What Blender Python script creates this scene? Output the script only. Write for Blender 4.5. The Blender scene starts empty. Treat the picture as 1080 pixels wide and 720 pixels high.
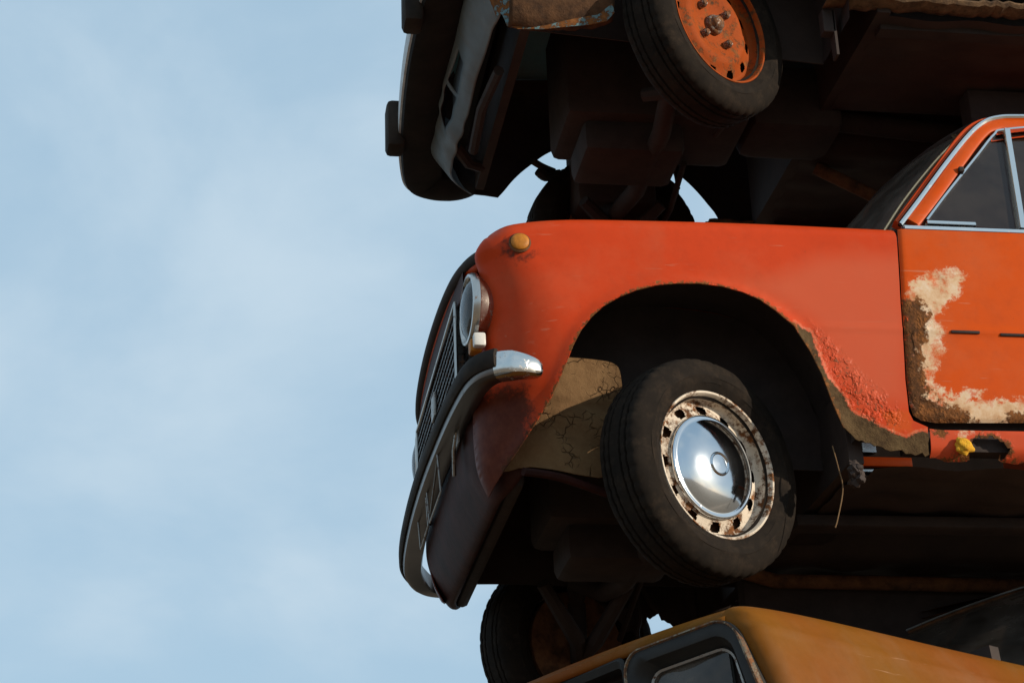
import bpy, bmesh, math, random
import numpy as np
from mathutils import Vector, Matrix
from mathutils.geometry import delaunay_2d_cdt

random.seed(7); np.random.seed(7)
R = math.radians
scene = bpy.context.scene
col = scene.collection

# ------------------------------------------------------------------ frame
# Cars are drawn in the frame of the middle car: x to its tail, y away from
# the photographer, z up, origin on the tyre plane under its front axle.
OFF = 3.10                                   # height of that origin above the low ground
CAM = np.array([-1.26, -5.395, -1.496]); TH, PS, RO, F = R(23.47), R(9.47), R(-2.13), 2000.
_f = np.array([math.sin(PS)*math.cos(TH), math.cos(PS)*math.cos(TH), math.sin(TH)])
_r = np.array([math.cos(PS), -math.sin(PS), 0.]); _u = np.cross(_r, _f)
_r, _u = math.cos(RO)*_r + math.sin(RO)*_u, -math.sin(RO)*_r + math.cos(RO)*_u

def at(px, py, y):
    """measured photo point -> (x, z) on the vertical plane at y"""
    d = _f + _r*(px-540)/F + _u*(360-py)/F
    t = (y-CAM[1])/d[1]; p = CAM+t*d
    return float(p[0]), float(p[2])

# ------------------------------------------------------------------ mesh helpers
def link(name, me, mat=None, parent=None, smooth=True, loc=None, rot=None):
    o = bpy.data.objects.new(name, me); col.objects.link(o)
    if mat:
        for m in (mat if isinstance(mat, (list, tuple)) else [mat]): me.materials.append(m)
    if parent: o.parent = parent
    if loc is not None: o.location = loc
    if rot is not None: o.rotation_euler = rot
    if smooth:
        for p in me.polygons: p.use_smooth = True
    return o

class MB:
    def __init__(s): s.v = []; s.f = []; s.m = []
    def add(s, verts, faces, mi=0):
        b = len(s.v); s.v.extend([tuple(map(float, p)) for p in verts])
        s.f.extend([tuple(b+i for i in f) for f in faces]); s.m.extend([mi]*len(faces)); return s
    def box(s, lo, hi, M=None, mi=0, bev=0.0):
        bm = bmesh.new(); bmesh.ops.create_cube(bm, size=1)
        lo = Vector(lo); hi = Vector(hi)
        for v in bm.verts: v.co = Vector([(lo[i]+hi[i])/2+v.co[i]*(hi[i]-lo[i]) for i in range(3)])
        if bev: bmesh.ops.bevel(bm, geom=bm.edges[:], offset=bev, segments=2, affect='EDGES', profile=.5)
        if M is not None: bmesh.ops.transform(bm, matrix=M, verts=bm.verts)
        bm.verts.index_update()
        s.add([v.co for v in bm.verts], [[v.index for v in f.verts] for f in bm.faces], mi); bm.free(); return s
    def grid(s, P, closed_u=False, closed_v=False, skip=None, mi=0):
        P = np.asarray(P, float); nu, nv = P.shape[:2]; fs = []
        for i in range(nu if closed_u else nu-1):
            for j in range(nv if closed_v else nv-1):
                if skip and skip(i, j): continue
                i2 = (i+1) % nu; j2 = (j+1) % nv
                fs.append((i*nv+j, i2*nv+j, i2*nv+j2, i*nv+j2))
        return s.add(P.reshape(-1, 3), fs, mi)
    def lathe(s, prof, n=64, M=None, skip=None, wob=None, mi=0):
        """profile (radius, offset outwards); the axis points to -y"""
        P = np.zeros((n, len(prof), 3))
        for i in range(n):
            a = 2*math.pi*i/n
            for j, (r, o) in enumerate(prof):
                rr = r+(wob(i, j) if wob else 0)
                P[i, j] = (rr*math.cos(a), -o, rr*math.sin(a))
        if M is not None:
            q = P.reshape(-1, 3); P = np.array([M @ Vector(p) for p in q]).reshape(P.shape)
        return s.grid(P, closed_u=True, skip=skip, mi=mi)
    def tube(s, pts, r, n=8, cap=True, mi=0):
        pts = [Vector(p) for p in pts]; rings = []; N = None
        for i, p in enumerate(pts):
            t = (pts[min(i+1, len(pts)-1)]-pts[max(i-1, 0)]).normalized()
            if N is None:
                a = Vector((0, 0, 1)) if abs(t.z) < .9 else Vector((1, 0, 0)); N = a-t*a.dot(t)
            else: N = N-t*N.dot(t)
            N.normalize(); B = t.cross(N)
            rr = r[i] if isinstance(r, (list, tuple)) else r
            rings.append([p+(N*math.cos(2*math.pi*k/n)+B*math.sin(2*math.pi*k/n))*rr for k in range(n)])
        s.grid([[tuple(q) for q in g] for g in rings], closed_v=True, mi=mi)
        if cap:
            b = len(s.v)-len(pts)*n
            s.f.append(tuple(range(b+n-1, b-1, -1))); s.m.append(mi)
            s.f.append(tuple(range(b+(len(pts)-1)*n, b+len(pts)*n))); s.m.append(mi)
        return s
    def sweep(s, pts, prof, scale=None, cap=True, mi=0):
        """closed profile (outward, up) along a mostly level path; outward = tangent x z"""
        pts = [Vector(p) for p in pts]; rings = []
        for i, p in enumerate(pts):
            t = (pts[min(i+1, len(pts)-1)]-pts[max(i-1, 0)]); t.z = 0; t.normalize()
            n = t.cross(Vector((0, 0, 1))); k = scale[i] if scale else 1
            rings.append([tuple(p+n*a*k+Vector((0, 0, b*k))) for a, b in prof])
        m = len(prof); s.grid(rings, closed_v=True, mi=mi)
        if cap:
            b = len(s.v)-len(pts)*m
            s.f.append(tuple(range(b+m-1, b-1, -1))); s.m.append(mi)
            s.f.append(tuple(range(b+(len(pts)-1)*m, b+len(pts)*m))); s.m.append(mi)
        return s
    def obj(s, name, mat, parent=None, smooth=True, loc=None, rot=None, fix=True, sharp=None):
        me = bpy.data.meshes.new(name); me.from_pydata(s.v, [], s.f); me.update()
        for p, mi in zip(me.polygons, s.m): p.material_index = mi
        if fix:
            bm = bmesh.new(); bm.from_mesh(me); bmesh.ops.recalc_face_normals(bm, faces=bm.faces); bm.to_mesh(me); bm.free()
        o = link(name, me, mat, parent, smooth, loc, rot)
        if smooth: me.set_sharp_from_angle(angle=R(sharp or 40))
        return o

def cr(pts, n=8, closed=False):
    """Catmull-Rom through points of any dimension"""
    P = [np.array(p, float) for p in pts]; out = []; m = len(P)
    for i in range(m if closed else m-1):
        a, b, c, d = ((P[(i-1) % m], P[i], P[(i+1) % m], P[(i+2) % m]) if closed else
                      (P[max(i-1, 0)], P[i], P[i+1], P[min(i+2, m-1)]))
        for k in range(n):
            t = k/n
            out.append(.5*((2*b)+(c-a)*t+(2*a-5*b+4*c-d)*t*t+(3*b-3*c+d-a)*t**3))
    if not closed: out.append(P[-1])
    return [tuple(float(q) for q in p) for p in out]

def resamp(pts, h):
    out = [pts[0]]
    for a, b in zip(pts, pts[1:]):
        L = math.dist(a, b); k = max(1, int(round(L/h)))
        for i in range(1, k+1): out.append(tuple(a[j]+(b[j]-a[j])*i/k for j in range(len(a))))
    return out

def pdist(X, Z, line):
    """distance from points to a polyline"""
    D = np.full(X.shape, 1e9)
    for (ax, az), (bx, bz) in zip(line, line[1:]):
        dx, dz = bx-ax, bz-az; L = dx*dx+dz*dz+1e-12
        t = np.clip(((X-ax)*dx+(Z-az)*dz)/L, 0, 1)
        D = np.minimum(D, np.hypot(X-ax-t*dx, Z-az-t*dz))
    return D

def inpoly(X, Z, poly):
    c = np.zeros(X.shape, bool)
    for (ax, az), (bx, bz) in zip(poly, poly[1:]+poly[:1]):
        k = ((az > Z) != (bz > Z)) & (X < (bx-ax)*(Z-az)/((bz-az) if abs(bz-az) > 1e-12 else 1e-12)+ax)
        c ^= k
    return c

def sdist(X, Z, poly):
    d = pdist(X, Z, poly+poly[:1]); return np.where(inpoly(X, Z, poly), d, -d)   # + inside

def panel(name, outline, yfun, mat, parent, h=.014, rims=(), attrs=None, thick=.004, flip=False):
    """pressed sheet: outline in (x, z), depth y = yfun(x, z); rims = polylines that get fine rows of points"""
    out = resamp(outline+outline[:1], h)[:-1]
    A = np.array(out); x0, z0 = A.min(0); x1, z1 = A.max(0)
    gx, gz = np.meshgrid(np.arange(x0, x1, h), np.arange(z0, z1, h*.866))
    gx = gx+(np.arange(gx.shape[0]) % 2)[:, None]*h/2
    pts = np.stack([gx.ravel(), gz.ravel()], 1)
    sd = sdist(pts[:, 0], pts[:, 1], out); keep = sd > h*.45
    extra = []
    for line, ds in rims:
        ln = resamp(line, h*.8); L = np.array(ln); T = np.gradient(L, axis=0); T /= np.linalg.norm(T, axis=1)[:, None]+1e-9
        N = np.stack([-T[:, 1], T[:, 0]], 1)
        keep &= pdist(pts[:, 0], pts[:, 1], ln) > max(ds)+h*.4
        for d in ds:
            for s in (1, -1):
                q = L+N*d*s; k = sdist(q[:, 0], q[:, 1], out); dd = pdist(q[:, 0], q[:, 1], ln)
                extra += list(q[(k > d*.55) & (dd > d*.93) & (k > .0004)])
    pts = list(pts[keep])+extra
    allp = [Vector(p) for p in out]+[Vector((float(p[0]), float(p[1]))) for p in pts]
    n = len(out)
    vs, es, fs, *_ = delaunay_2d_cdt(allp, [(i, (i+1) % n) for i in range(n)], [], 1, 1e-6)
    V = np.array([(v.x, v.y) for v in vs]); Y = yfun(V[:, 0], V[:, 1])
    co = [(float(a), float(b if not flip else -b), float(c)) for a, b, c in zip(V[:, 0], Y, V[:, 1])]
    faces = [tuple(f) if not flip else tuple(reversed(f)) for f in fs]
    # keep the normal on the outer side
    me = bpy.data.meshes.new(name); me.from_pydata(co, [], faces); me.update()
    ny = sum(p.normal.y*p.area for p in me.polygons)
    if (ny > 0) != flip: me.flip_normals()
    if attrs:
        for k, fn in attrs.items():
            a = me.attributes.new(k, 'FLOAT', 'POINT'); a.data.foreach_set('value', np.asarray(fn(V[:, 0], V[:, 1]), np.float32))
    o = link(name, me, mat, parent)
    if thick:
        m = o.modifiers.new('sheet', 'SOLIDIFY'); m.thickness = thick; m.offset = -1
        e = o.modifiers.new('crisp', 'EDGE_SPLIT'); e.split_angle = R(48)
    return o

# ------------------------------------------------------------------ materials
class NT:
    def __init__(s, name):
        s.m = bpy.data.materials.new(name); s.m.use_nodes = True; s.t = s.m.node_tree
        s.b = s.t.nodes['Principled BSDF']
    def n(s, typ, **kw):
        o = s.t.nodes.new(typ)
        for k, v in kw.items():
            if k.startswith('i_'): o.inputs[k[2:].replace('_', ' ')].default_value = v
            else: setattr(o, k, v)
        return o
    def l(s, a, b): s.t.links.new(a, b)
    def coord(s):
        if not hasattr(s, '_c'): s._c = s.n('ShaderNodeTexCoord').outputs['Object']
        return s._c
    def noise(s, scale, detail=4, rough=.6, stretch=None):
        x = s.n('ShaderNodeTexNoise'); x.inputs['Scale'].default_value = scale; x.inputs['Detail'].default_value = detail
        x.inputs['Roughness'].default_value = rough
        c = s.coord()
        if stretch:
            mp = s.n('ShaderNodeMapping'); mp.inputs['Scale'].default_value = stretch; s.l(c, mp.inputs['Vector']); c = mp.outputs[0]
        s.l(c, x.inputs['Vector']); return x.outputs['Fac']
    def ramp(s, fac, stops):
        x = s.n('ShaderNodeValToRGB'); e = x.color_ramp.elements
        while len(e) < len(stops): e.new(.5)
        for el, (p, c) in zip(e, stops):
            el.position = p; el.color = (*c, 1) if hasattr(c, '__len__') else (c, c, c, 1)
        s.l(fac, x.inputs['Fac']); return x.outputs['Color']
    def mix(s, fac, a, b, mode='MIX'):
        x = s.n('ShaderNodeMix', data_type='RGBA', blend_type=mode)
        for k, v in ((0, fac), (6, a), (7, b)):
            if hasattr(v, 'is_linked') or isinstance(v, bpy.types.NodeSocket): s.l(v, x.inputs[k])
            else: x.inputs[k].default_value = v if k == 0 else (*v, 1)
        return x.outputs[2]
    def math(s, op, a, b=0., clamp=False):
        x = s.n('ShaderNodeMath', operation=op, use_clamp=clamp)
        for k, v in ((0, a), (1, b)):
            if isinstance(v, bpy.types.NodeSocket): s.l(v, x.inputs[k])
            else: x.inputs[k].default_value = v
        return x.outputs[0]
    def attr(s, name): return s.n('ShaderNodeAttribute', attribute_name=name).outputs['Fac']
    def step(s, v, lo, hi):
        x = s.n('ShaderNodeMapRange', interpolation_type='SMOOTHSTEP'); x.inputs[1].default_value = lo; x.inputs[2].default_value = hi
        s.l(v, x.inputs[0]); return x.outputs[0]
    def set(s, **kw):
        for k, v in kw.items():
            i = s.b.inputs[k.replace('_', ' ')]
            if isinstance(v, bpy.types.NodeSocket): s.l(v, i)
            elif hasattr(v, '__len__') and len(v) == 3: i.default_value = (*v, 1)
            else: i.default_value = v
    def bump(s, h, strength=.3, dist=.01):
        x = s.n('ShaderNodeBump'); x.inputs['Strength'].default_value = strength; x.inputs['Distance'].default_value = dist
        s.l(h, x.inputs['Height']); s.l(x.outputs[0], s.b.inputs['Normal']); return x

def rustcol(t, sc=14):
    return t.ramp(t.noise(sc*1.7, 6, .7), [(.28, (.035, .018, .010)), (.48, (.10, .042, .016)), (.62, (.20, .075, .022)), (.8, (.30, .15, .06))])

def paint(name, c1, c2, c3=None, rough=.42, masks=False, spots=.0, dirt=.35):
    """old enamel: two tones in big soft patches, chips of rust; with masks=True it reads the
    vertex fields rust / bare / primer / bubble / fresh measured along the panel"""
    t = NT(name)
    big = t.ramp(t.noise(1.6, 3, .5), [(.38, 0), (.66, 1)])
    c = t.mix(big, c1, c2)
    fine = t.noise(26, 5, .65)
    c = t.mix(t.math('MULTIPLY', t.ramp(fine, [(.45, 0), (.75, 1)]), .22), c, tuple(k*.55 for k in c1))
    streak = t.noise(9, 4, .6, (1.2, 1.2, .35))
    c = t.mix(t.math('MULTIPLY', t.ramp(streak, [(.52, 0), (.8, 1)]), dirt), c, (.16, .085, .04))
    scr = t.math('MULTIPLY', t.ramp(t.noise(60, 3, .5, (.10, 1, 1.6)), [(.66, 0), (.70, 1)]), t.ramp(t.noise(5, 3), [(.50, 0), (.62, 1)]))
    c = t.mix(t.math('MULTIPLY', scr, .35), c, (.42, .24, .15))
    chip = t.ramp(t.noise(120, 3, .6), [(.735, 0), (.75, 1)]); c = t.mix(t.math('MULTIPLY', chip, .7), c, (.11, .045, .02))
    c = t.mix(t.math('MULTIPLY', t.ramp(t.noise(4.5, 5, .65), [(.48, 0), (.72, 1)]), .09), c, (.36, .25, .14))
    rough_s = t.math('ADD', t.math('MULTIPLY', fine, .25), rough-.1)
    height = t.math('MULTIPLY', t.noise(3.2, 2, .5), .5)
    nz = t.noise(34, 7, .72); nz2 = t.noise(95, 5, .7)
    if masks:
        n0 = t.math('SUBTRACT', t.math('ADD', t.math('MULTIPLY', nz, .7), t.math('MULTIPLY', nz2, .3)), .5)
        def field(a, amp): return t.math('ADD', t.attr(a), t.math('MULTIPLY', n0, amp))
        fade = t.step(t.attr('fade'), 0, 1)
        c = t.mix(t.math('MULTIPLY', fade, .75), c, (.50, .095, .042))
        fr = t.step(field('fresh', .08), -.004, .012); c = t.mix(fr, c, (.50, .070, .010))
        pr = t.step(t.math('ADD', field('primer', .13), t.math('MULTIPLY', t.math('SUBTRACT', t.noise(11, 4, .6, (.5, 1, 1.4)), .5), .08)), -.004, .014)
        c = t.mix(t.math('MULTIPLY', pr, t.ramp(t.noise(16, 6, .75), [(.36, .10), (.50, .95)])), c, t.ramp(t.noise(18, 5, .7), [(.3, (.42, .22, .10)), (.5, (.60, .43, .27)), (.7, (.66, .55, .42))]))
        edge_ = t.math('MULTIPLY', t.step(field('bare', .05), -.010, -.003), t.ramp(nz2, [(.40, .2), (.6, 1)]))
        c = t.mix(t.math('MULTIPLY', edge_, .55), c, (.60, .21, .11))
        ba = t.step(field('bare', .05), -.001, .005)
        c = t.mix(ba, c, t.ramp(t.noise(22, 6, .7), [(.3, (.045, .026, .013)), (.5, (.085, .052, .024)), (.75, (.13, .085, .040))]))
        ru = t.step(field('rust', .17), -.004, .010)
        c = t.mix(ru, c, rustcol(t, 20))
        bub = t.step(t.attr('bubble'), -.02, .03)
        cell = t.n('ShaderNodeTexVoronoi', feature='SMOOTH_F1'); cell.inputs['Scale'].default_value = 130; cell.inputs['Smoothness'].default_value = .6
        t.l(t.coord(), cell.inputs['Vector'])
        blist = t.math('MULTIPLY', t.math('MULTIPLY', t.ramp(cell.outputs['Distance'], [(.05, 1), (.6, 0)]), t.ramp(nz, [(.47, 0), (.62, 1)])), bub)
        pit = t.math('MULTIPLY', bub, t.ramp(nz2, [(.57, 0), (.61, 1)]))
        c = t.mix(t.math('MULTIPLY', pit, .8), c, (.13, .05, .02))
        gr = t.step(field('grime_shade', .16), -.02, .02); c = t.mix(t.math('MULTIPLY', gr, .88), c, t.ramp(nz, [(.35, (.022, .011, .008)), (.65, (.065, .026, .015))]))  # dirt at the repeater and painted nose shade, both as dark colour
        eat = t.math('MAXIMUM', ru, ba)
        rough_s = t.math('MAXIMUM', rough_s, t.math('MULTIPLY', t.math('MAXIMUM', eat, pr), .85))
        height = t.math('ADD', height, t.math('MULTIPLY', blist, .8))
        big_b = t.math('MULTIPLY', t.ramp(t.noise(30, 3, .5), [(.54, 0), (.64, 1)]), bub); height = t.math('ADD', height, t.math('MULTIPLY', big_b, .8))
        height = t.math('SUBTRACT', height, t.math('MULTIPLY', eat, .5))
        height = t.math('ADD', height, t.math('MULTIPLY', t.math('MULTIPLY', nz2, eat), .9))
        t.bump(height, .8, .006)
    else:
        if spots:
            sp = t.ramp(nz, [(1-spots-.02, 0), (1-spots+.02, 1)])
            c = t.mix(sp, c, rustcol(t, 20)); rough_s = t.math('MAXIMUM', rough_s, t.math('MULTIPLY', sp, .85))
            height = t.math('SUBTRACT', height, t.math('MULTIPLY', sp, .3))
        t.bump(height, .5, .006)
    t.set(Base_Color=c, Roughness=rough_s); t.b.inputs['Specular IOR Level'].default_value = .10
    return t.m

def simple(name, c1, c2, rough=.7, metal=0., scale=12, bump=.3, spec=.3):
    t = NT(name); c = t.ramp(t.noise(scale, 6, .7), [(.34, c1), (.68, c2)])
    t.set(Base_Color=c, Roughness=rough, Metallic=metal); t.b.inputs['Specular IOR Level'].default_value = spec
    t.bump(t.noise(scale*3, 5, .65), bump, .004); return t.m

def chrome(name, rust=.12, rough=.16, base=(.62, .62, .60), film_amt=.30):
    t = NT(name); nz = t.noise(55, 7, .75)
    sp = t.ramp(nz, [(1-rust-.36, 0), (1-rust-.28, 1)])
    film = t.noise(9, 4, .6)
    c = t.mix(sp, base, rustcol(t, 30))
    t.set(Base_Color=c, Metallic=t.math('SUBTRACT', 1, t.math('MULTIPLY', sp, .9)),
          Roughness=t.math('ADD', t.math('MULTIPLY', film, film_amt), t.math('ADD', rough-.40*film_amt, t.math('MULTIPLY', sp, .5))))
    t.bump(t.math('SUBTRACT', t.noise(7, 2), t.math('MULTIPLY', sp, .5)), .15, .004); return t.m

def rubber(name, c1=(.012, .011, .010), c2=(.045, .034, .026), rough=.75):
    t = NT(name); c = t.ramp(t.noise(7, 6, .7), [(.3, c1), (.7, c2)])
    if rough > .8: c = t.mix(t.math('MULTIPLY', t.ramp(t.noise(22, 7, .78), [(.50, 0), (.70, 1)]), .38), c, (.055, .037, .024))
    t.set(Base_Color=c, Roughness=rough); t.b.inputs['Specular IOR Level'].default_value = .25 if rough < .6 else .12
    t.bump(t.noise(60, 4), .25, .002); return t.m

def glass(name, tint=(.30, .29, .27), dust=.10):
    t = NT(name); t.t.nodes.remove(t.b)
    tr = t.n('ShaderNodeBsdfTransparent'); tr.inputs[0].default_value = (*tint, 1)
    gl = t.n('ShaderNodeBsdfGlossy'); gl.inputs['Roughness'].default_value = .04; gl.inputs[0].default_value = (.9, .9, .9, 1)
    fr = t.n('ShaderNodeFresnel'); fr.inputs[0].default_value = 1.5
    mx = t.n('ShaderNodeMixShader'); t.l(fr.outputs[0], mx.inputs[0]); t.l(tr.outputs[0], mx.inputs[1]); t.l(gl.outputs[0], mx.inputs[2])
    df = t.n('ShaderNodeBsdfDiffuse'); df.inputs[0].default_value = (.30, .245, .20, 1)
    m2 = t.n('ShaderNodeMixShader'); t.l(t.math('MULTIPLY', t.ramp(t.noise(6, 6, .7), [(.35, .25), (.75, 1)]), dust), m2.inputs[0])
    t.l(mx.outputs[0], m2.inputs[1]); t.l(df.outputs[0], m2.inputs[2])
    t.l(m2.outputs[0], t.t.nodes['Material Output'].inputs['Surface']); return t.m

M_RED = paint('worn_red_orange_enamel', (.48, .044, .008), (.51, .050, .011), masks=True, rough=.40, dirt=.10)
M_DOOR = paint('worn_orange_enamel', (.50, .062, .002), (.53, .068, .003), masks=True, rough=.40, dirt=.06)
M_REDP = paint('red_orange_enamel', (.48, .048, .007), (.52, .055, .010), spots=.22, dirt=.25)
M_DRED = simple('shaded_red_front', (.022, .0075, .006), (.055, .016, .012), .62, 0, 7, .4, .15)  # body red made dark, shade of the nose put into the colour
M_ORNG = paint('orange_enamel', (.50, .062, .002), (.53, .068, .003), spots=.20, dirt=.1)
M_MUST = paint('mustard_enamel', (.165, .062, .004), (.185, .050, .007), spots=.24, dirt=.30, rough=.6)
M_TEAL = paint('faded_teal_enamel', (.11, .26, .30), (.16, .30, .33), spots=.3, dirt=.4)
M_GREY = paint('faded_grey_blue_enamel', (.13, .16, .175), (.19, .225, .245), spots=.24, dirt=.3)
M_RUST = simple('rusted_steel', (.05, .024, .012), (.20, .085, .035), .9, 0, 16, .6)
M_RUSTL = simple('flaking_tan_rust', (.045, .025, .013), (.19, .11, .055), .9, 0, 22, .8)
M_FLANGE = simple('dark_flaking_rust', (.030, .015, .008), (.115, .055, .024), .9, 0, 18, .8)
M_UNDER = simple('oily_underbody', (.029, .020, .017), (.048, .032, .026), .75, 0, 6, .5)
M_RUSTM = chrome('rusty_bright_steel', .24, .35, (.40, .36, .32))
M_DARK = simple('black_underseal', (.025, .018, .016), (.043, .030, .026), .85, 0, 9, .5)
def dustmat():
    t = NT('caked_brown_dust'); c = t.ramp(t.noise(9, 6, .7), [(.32, (.115, .062, .028)), (.68, (.205, .122, .058))])
    v = t.n('ShaderNodeTexVoronoi', feature='DISTANCE_TO_EDGE'); v.inputs['Scale'].default_value = 30
    mp = t.n('ShaderNodeVectorMath', operation='ADD'); nn = t.n('ShaderNodeTexNoise'); nn.inputs['Scale'].default_value = 12; t.l(t.coord(), nn.inputs['Vector'])
    t.l(t.coord(), mp.inputs[0]); sc_ = t.n('ShaderNodeVectorMath', operation='SCALE'); sc_.inputs[3].default_value = .12; t.l(nn.outputs['Color'], sc_.inputs[0]); t.l(sc_.outputs[0], mp.inputs[1]); t.l(mp.outputs[0], v.inputs['Vector'])
    cr_ = t.math('MULTIPLY', t.ramp(v.outputs['Distance'], [(.0, 1), (.045, 0)]), t.ramp(t.noise(7, 3), [(.53, 0), (.60, 1)]))
    c = t.mix(t.math('MULTIPLY', cr_, .5), c, (.02, .012, .008)); t.set(Base_Color=c, Roughness=.92); t.b.inputs['Specular IOR Level'].default_value = .1
    t.bump(t.math('SUBTRACT', t.noise(26, 6, .7), cr_), .9, .006); return t.m
M_DUST = dustmat()
M_DUST0 = simple('dusty_brown_primer', (.13, .074, .034), (.21, .125, .060), .9, 0, 9, .9)
M_CHROME = chrome('pitted_chrome', .065)
M_CHROMED = chrome('dull_chrome', .05, .30, (.42, .41, .39))
M_GRILL = chrome('blackened_grille_bars', .10, .45, (.055, .050, .046))
M_PLATE = chrome('tarnished_wire', .10, .35, (.26, .24, .22))
M_BUMP = chrome('darkened_bumper_chrome', .02, .30, (.17, .15, .14))
M_CAP = chrome('hubcap_chrome', -.06, .09, (.56, .60, .64), .12)
M_TRIM = chrome('bright_trim', .02, .14, (.72, .72, .70))
M_RING = chrome('tarnished_lamp_ring', .05, .24, (.50, .48, .45)); M_RUB = rubber('black_rubber'); M_RUBD = rubber('old_black_bumper_rubber', (.009, .0085, .008), (.022, .018, .0155), .78); M_TYRE = rubber('dusty_tyre', (.007, .0055, .0045), (.020, .0145, .0105), .9)
M_BLK = rubber('black_plastic', (.010, .010, .010), (.026, .022, .018), .52)
M_GLASS = glass('dusty_window_glass'); M_SCREEN = glass('dusty_windscreen_glass', (.25, .22, .18), .42); M_DLENS = glass('grimy_lamp_glass', (.2, .2, .2), .35); M_LENS = glass('headlamp_glass', (.62, .66, .68), .12)
M_AMBER = simple('amber_lens', (.34, .12, .006), (.48, .17, .012), .5, 0, 60, .3, .3)
M_WHITE = simple('clouded_white_lens', (.55, .53, .48), (.72, .70, .66), .3, 0, 20, .15, .5)
M_FOAM = simple('yellow_foam', (.55, .26, .015), (.75, .42, .03), .95, 0, 60, 1.)
M_CLOTH = simple('faded_cream_vinyl', (.40, .36, .29), (.52, .47, .39), .7, 0, 10, .3)
M_DREFL = simple('blackened_reflector', (.03, .03, .03), (.10, .095, .085), .35, .5, 8, .1)
M_REFL = simple('tarnished_reflector', (.55, .58, .60), (.70, .72, .74), .22, 1., 8, .1)
def rimmat(name, c1, c2, rust):
    t = NT(name); nz = t.noise(24, 7, .74); sp = t.ramp(nz, [(1-rust-.36, 0), (1-rust-.26, 1)])
    c = t.mix(sp, t.ramp(t.noise(11, 4), [(.35, c1), (.7, c2)]), rustcol(t, 24))
    t.set(Base_Color=c, Roughness=.7); t.b.inputs['Specular IOR Level'].default_value = .1; t.bump(t.math('SUBTRACT', t.noise(90, 3), sp), .35, .003); return t.m
M_RIMW = rimmat('flaking_cream_rim', (.56, .48, .38), (.66, .59, .50), .165)
M_RIMO = rimmat('faded_orange_rim', (.25, .044, .005), (.31, .060, .010), .13)

# ------------------------------------------------------------------ things
def tag(o, label, cat, group=None, kind=None):
    if label: o['label'] = label
    if cat: o['category'] = cat
    if group: o['group'] = group
    if kind: o['kind'] = kind
    return o
def empty(name, loc, rz=0):
    o = bpy.data.objects.new(name, None); col.objects.link(o); o.location = loc; o.rotation_euler = (0, 0, rz); o.empty_display_size = .2
    return o

# ---- wheels
def wheel(root, ctr, steer, rim_mat, cap, side=1, roll=0., camber=0., k=1.):
    """axle hub with tyre, rim and cap; face looks to -y (side=1) or +y (side=-1)"""
    rot = (camber, 0, steer if side == 1 else steer+math.pi)
    hub = MB(); hub.lathe([(0, -.05), (.172, -.05), (.172, .010), (.06, .014), (.06, -.0), (0, 0)], 48)
    h = hub.obj('wheel', M_RUST, root, loc=ctr, rot=rot); h.scale = (k, k, k)
    ty = [(.176, .052), (.184, .062), (.187, .068), (.196, .073), (.212, .079), (.214, .0805), (.232, .083), (.235, .0845), (.240, .0845), (.243, .083), (.262, .080), (.278, .073),
          (.287, .066), (.293, .059), (.2955, .052), (.2965, .045), (.2905, .043), (.2905, .039), (.297, .037), (.2978, .024), (.2915, .022), (.2915, .018), (.298, .016), (.2983, 0)]
    ty = ty+[(r, -o) for r, o in ty[-2::-1]]
    n = 288
    ty = [(r*(1.075-.075*min(1, max(0, (r-.187)/.06))) if r > .18 else r*1.05, o) for r, o in ty]
    def wob(i, j):
        r, o = ty[j]
        if r > .2875 and abs(o) > .03: return -.0022 if (i % 6) < 2 else 0.
        if r > .296 and abs(o) > .015: return -.0018 if (i % 4) < 1 else 0.
        return .0012*math.sin(i*.21+j)
    m = MB(); m.lathe(ty, n, wob=wob); m.obj('tyre', M_TYRE, h, rot=(0, roll, 0), sharp=32)
    pr = [(.1875, .060), (.1885, .067), (.1865, .071), (.182, .070), (.179, .064), (.1765, .050), (.174, .036), (.171, .030), (.166, .026), (.160, .026), (.157, .027), (.150, .030), (.143, .033), (.1365, .036),
          (.130, .040), (.122, .046), (.112, .050), (.095, .047), (.075, .038), (.06, .034), (.03, .034), (.0, .034)]
    pr = [(r*1.075, o) for r, o in pr]; ns = 240
    def skip(i, j):
        k = i % 20
        return (j in (10, 11) and 6 <= k <= 13) or (j in (9, 12) and 7 <= k <= 12)
    m = MB(); m.lathe(pr, ns, skip=skip)
    m.obj('rim', rim_mat, h, rot=(0, roll, 0), sharp=50)
    if cap:
        m = MB(); m.lathe([(.128, .040), (.1285, .047), (.126, .051), (.122, .0515), (.117, .050), (.112, .0525), (.098, .060), (.080, .066), (.060, .0705), (.040, .073), (.030, .0735), (.0285, .077), (.0265, .0785), (.0245, .077), (.023, .0745), (.010, .0755), (0, .0757)], 96)
        m.v = [(x*1.10, y, z*1.10) for x, y, z in m.v]; m.obj('hubcap', M_CAP, h, rot=(0, roll, 0), sharp=60)
    else:
        m = MB(); m.lathe([(.032, .034), (.032, .046), (.029, .052), (.025, .054), (.022, .064), (.016, .069), (0, .070)], 40)
        m.obj('grease_cap', M_RUSTM, h)
        for k in range(4):
            a = math.pi/4+k*math.pi/2; mm = MB(); mm.lathe([(.0001, .060), (.009, .060), (.0125, .054), (.0125, .036)], 6)
            mm.obj('wheel_nut', M_RUSTM, h, loc=(.072*math.cos(a), 0, .072*math.sin(a)), smooth=False)
    return h

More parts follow.
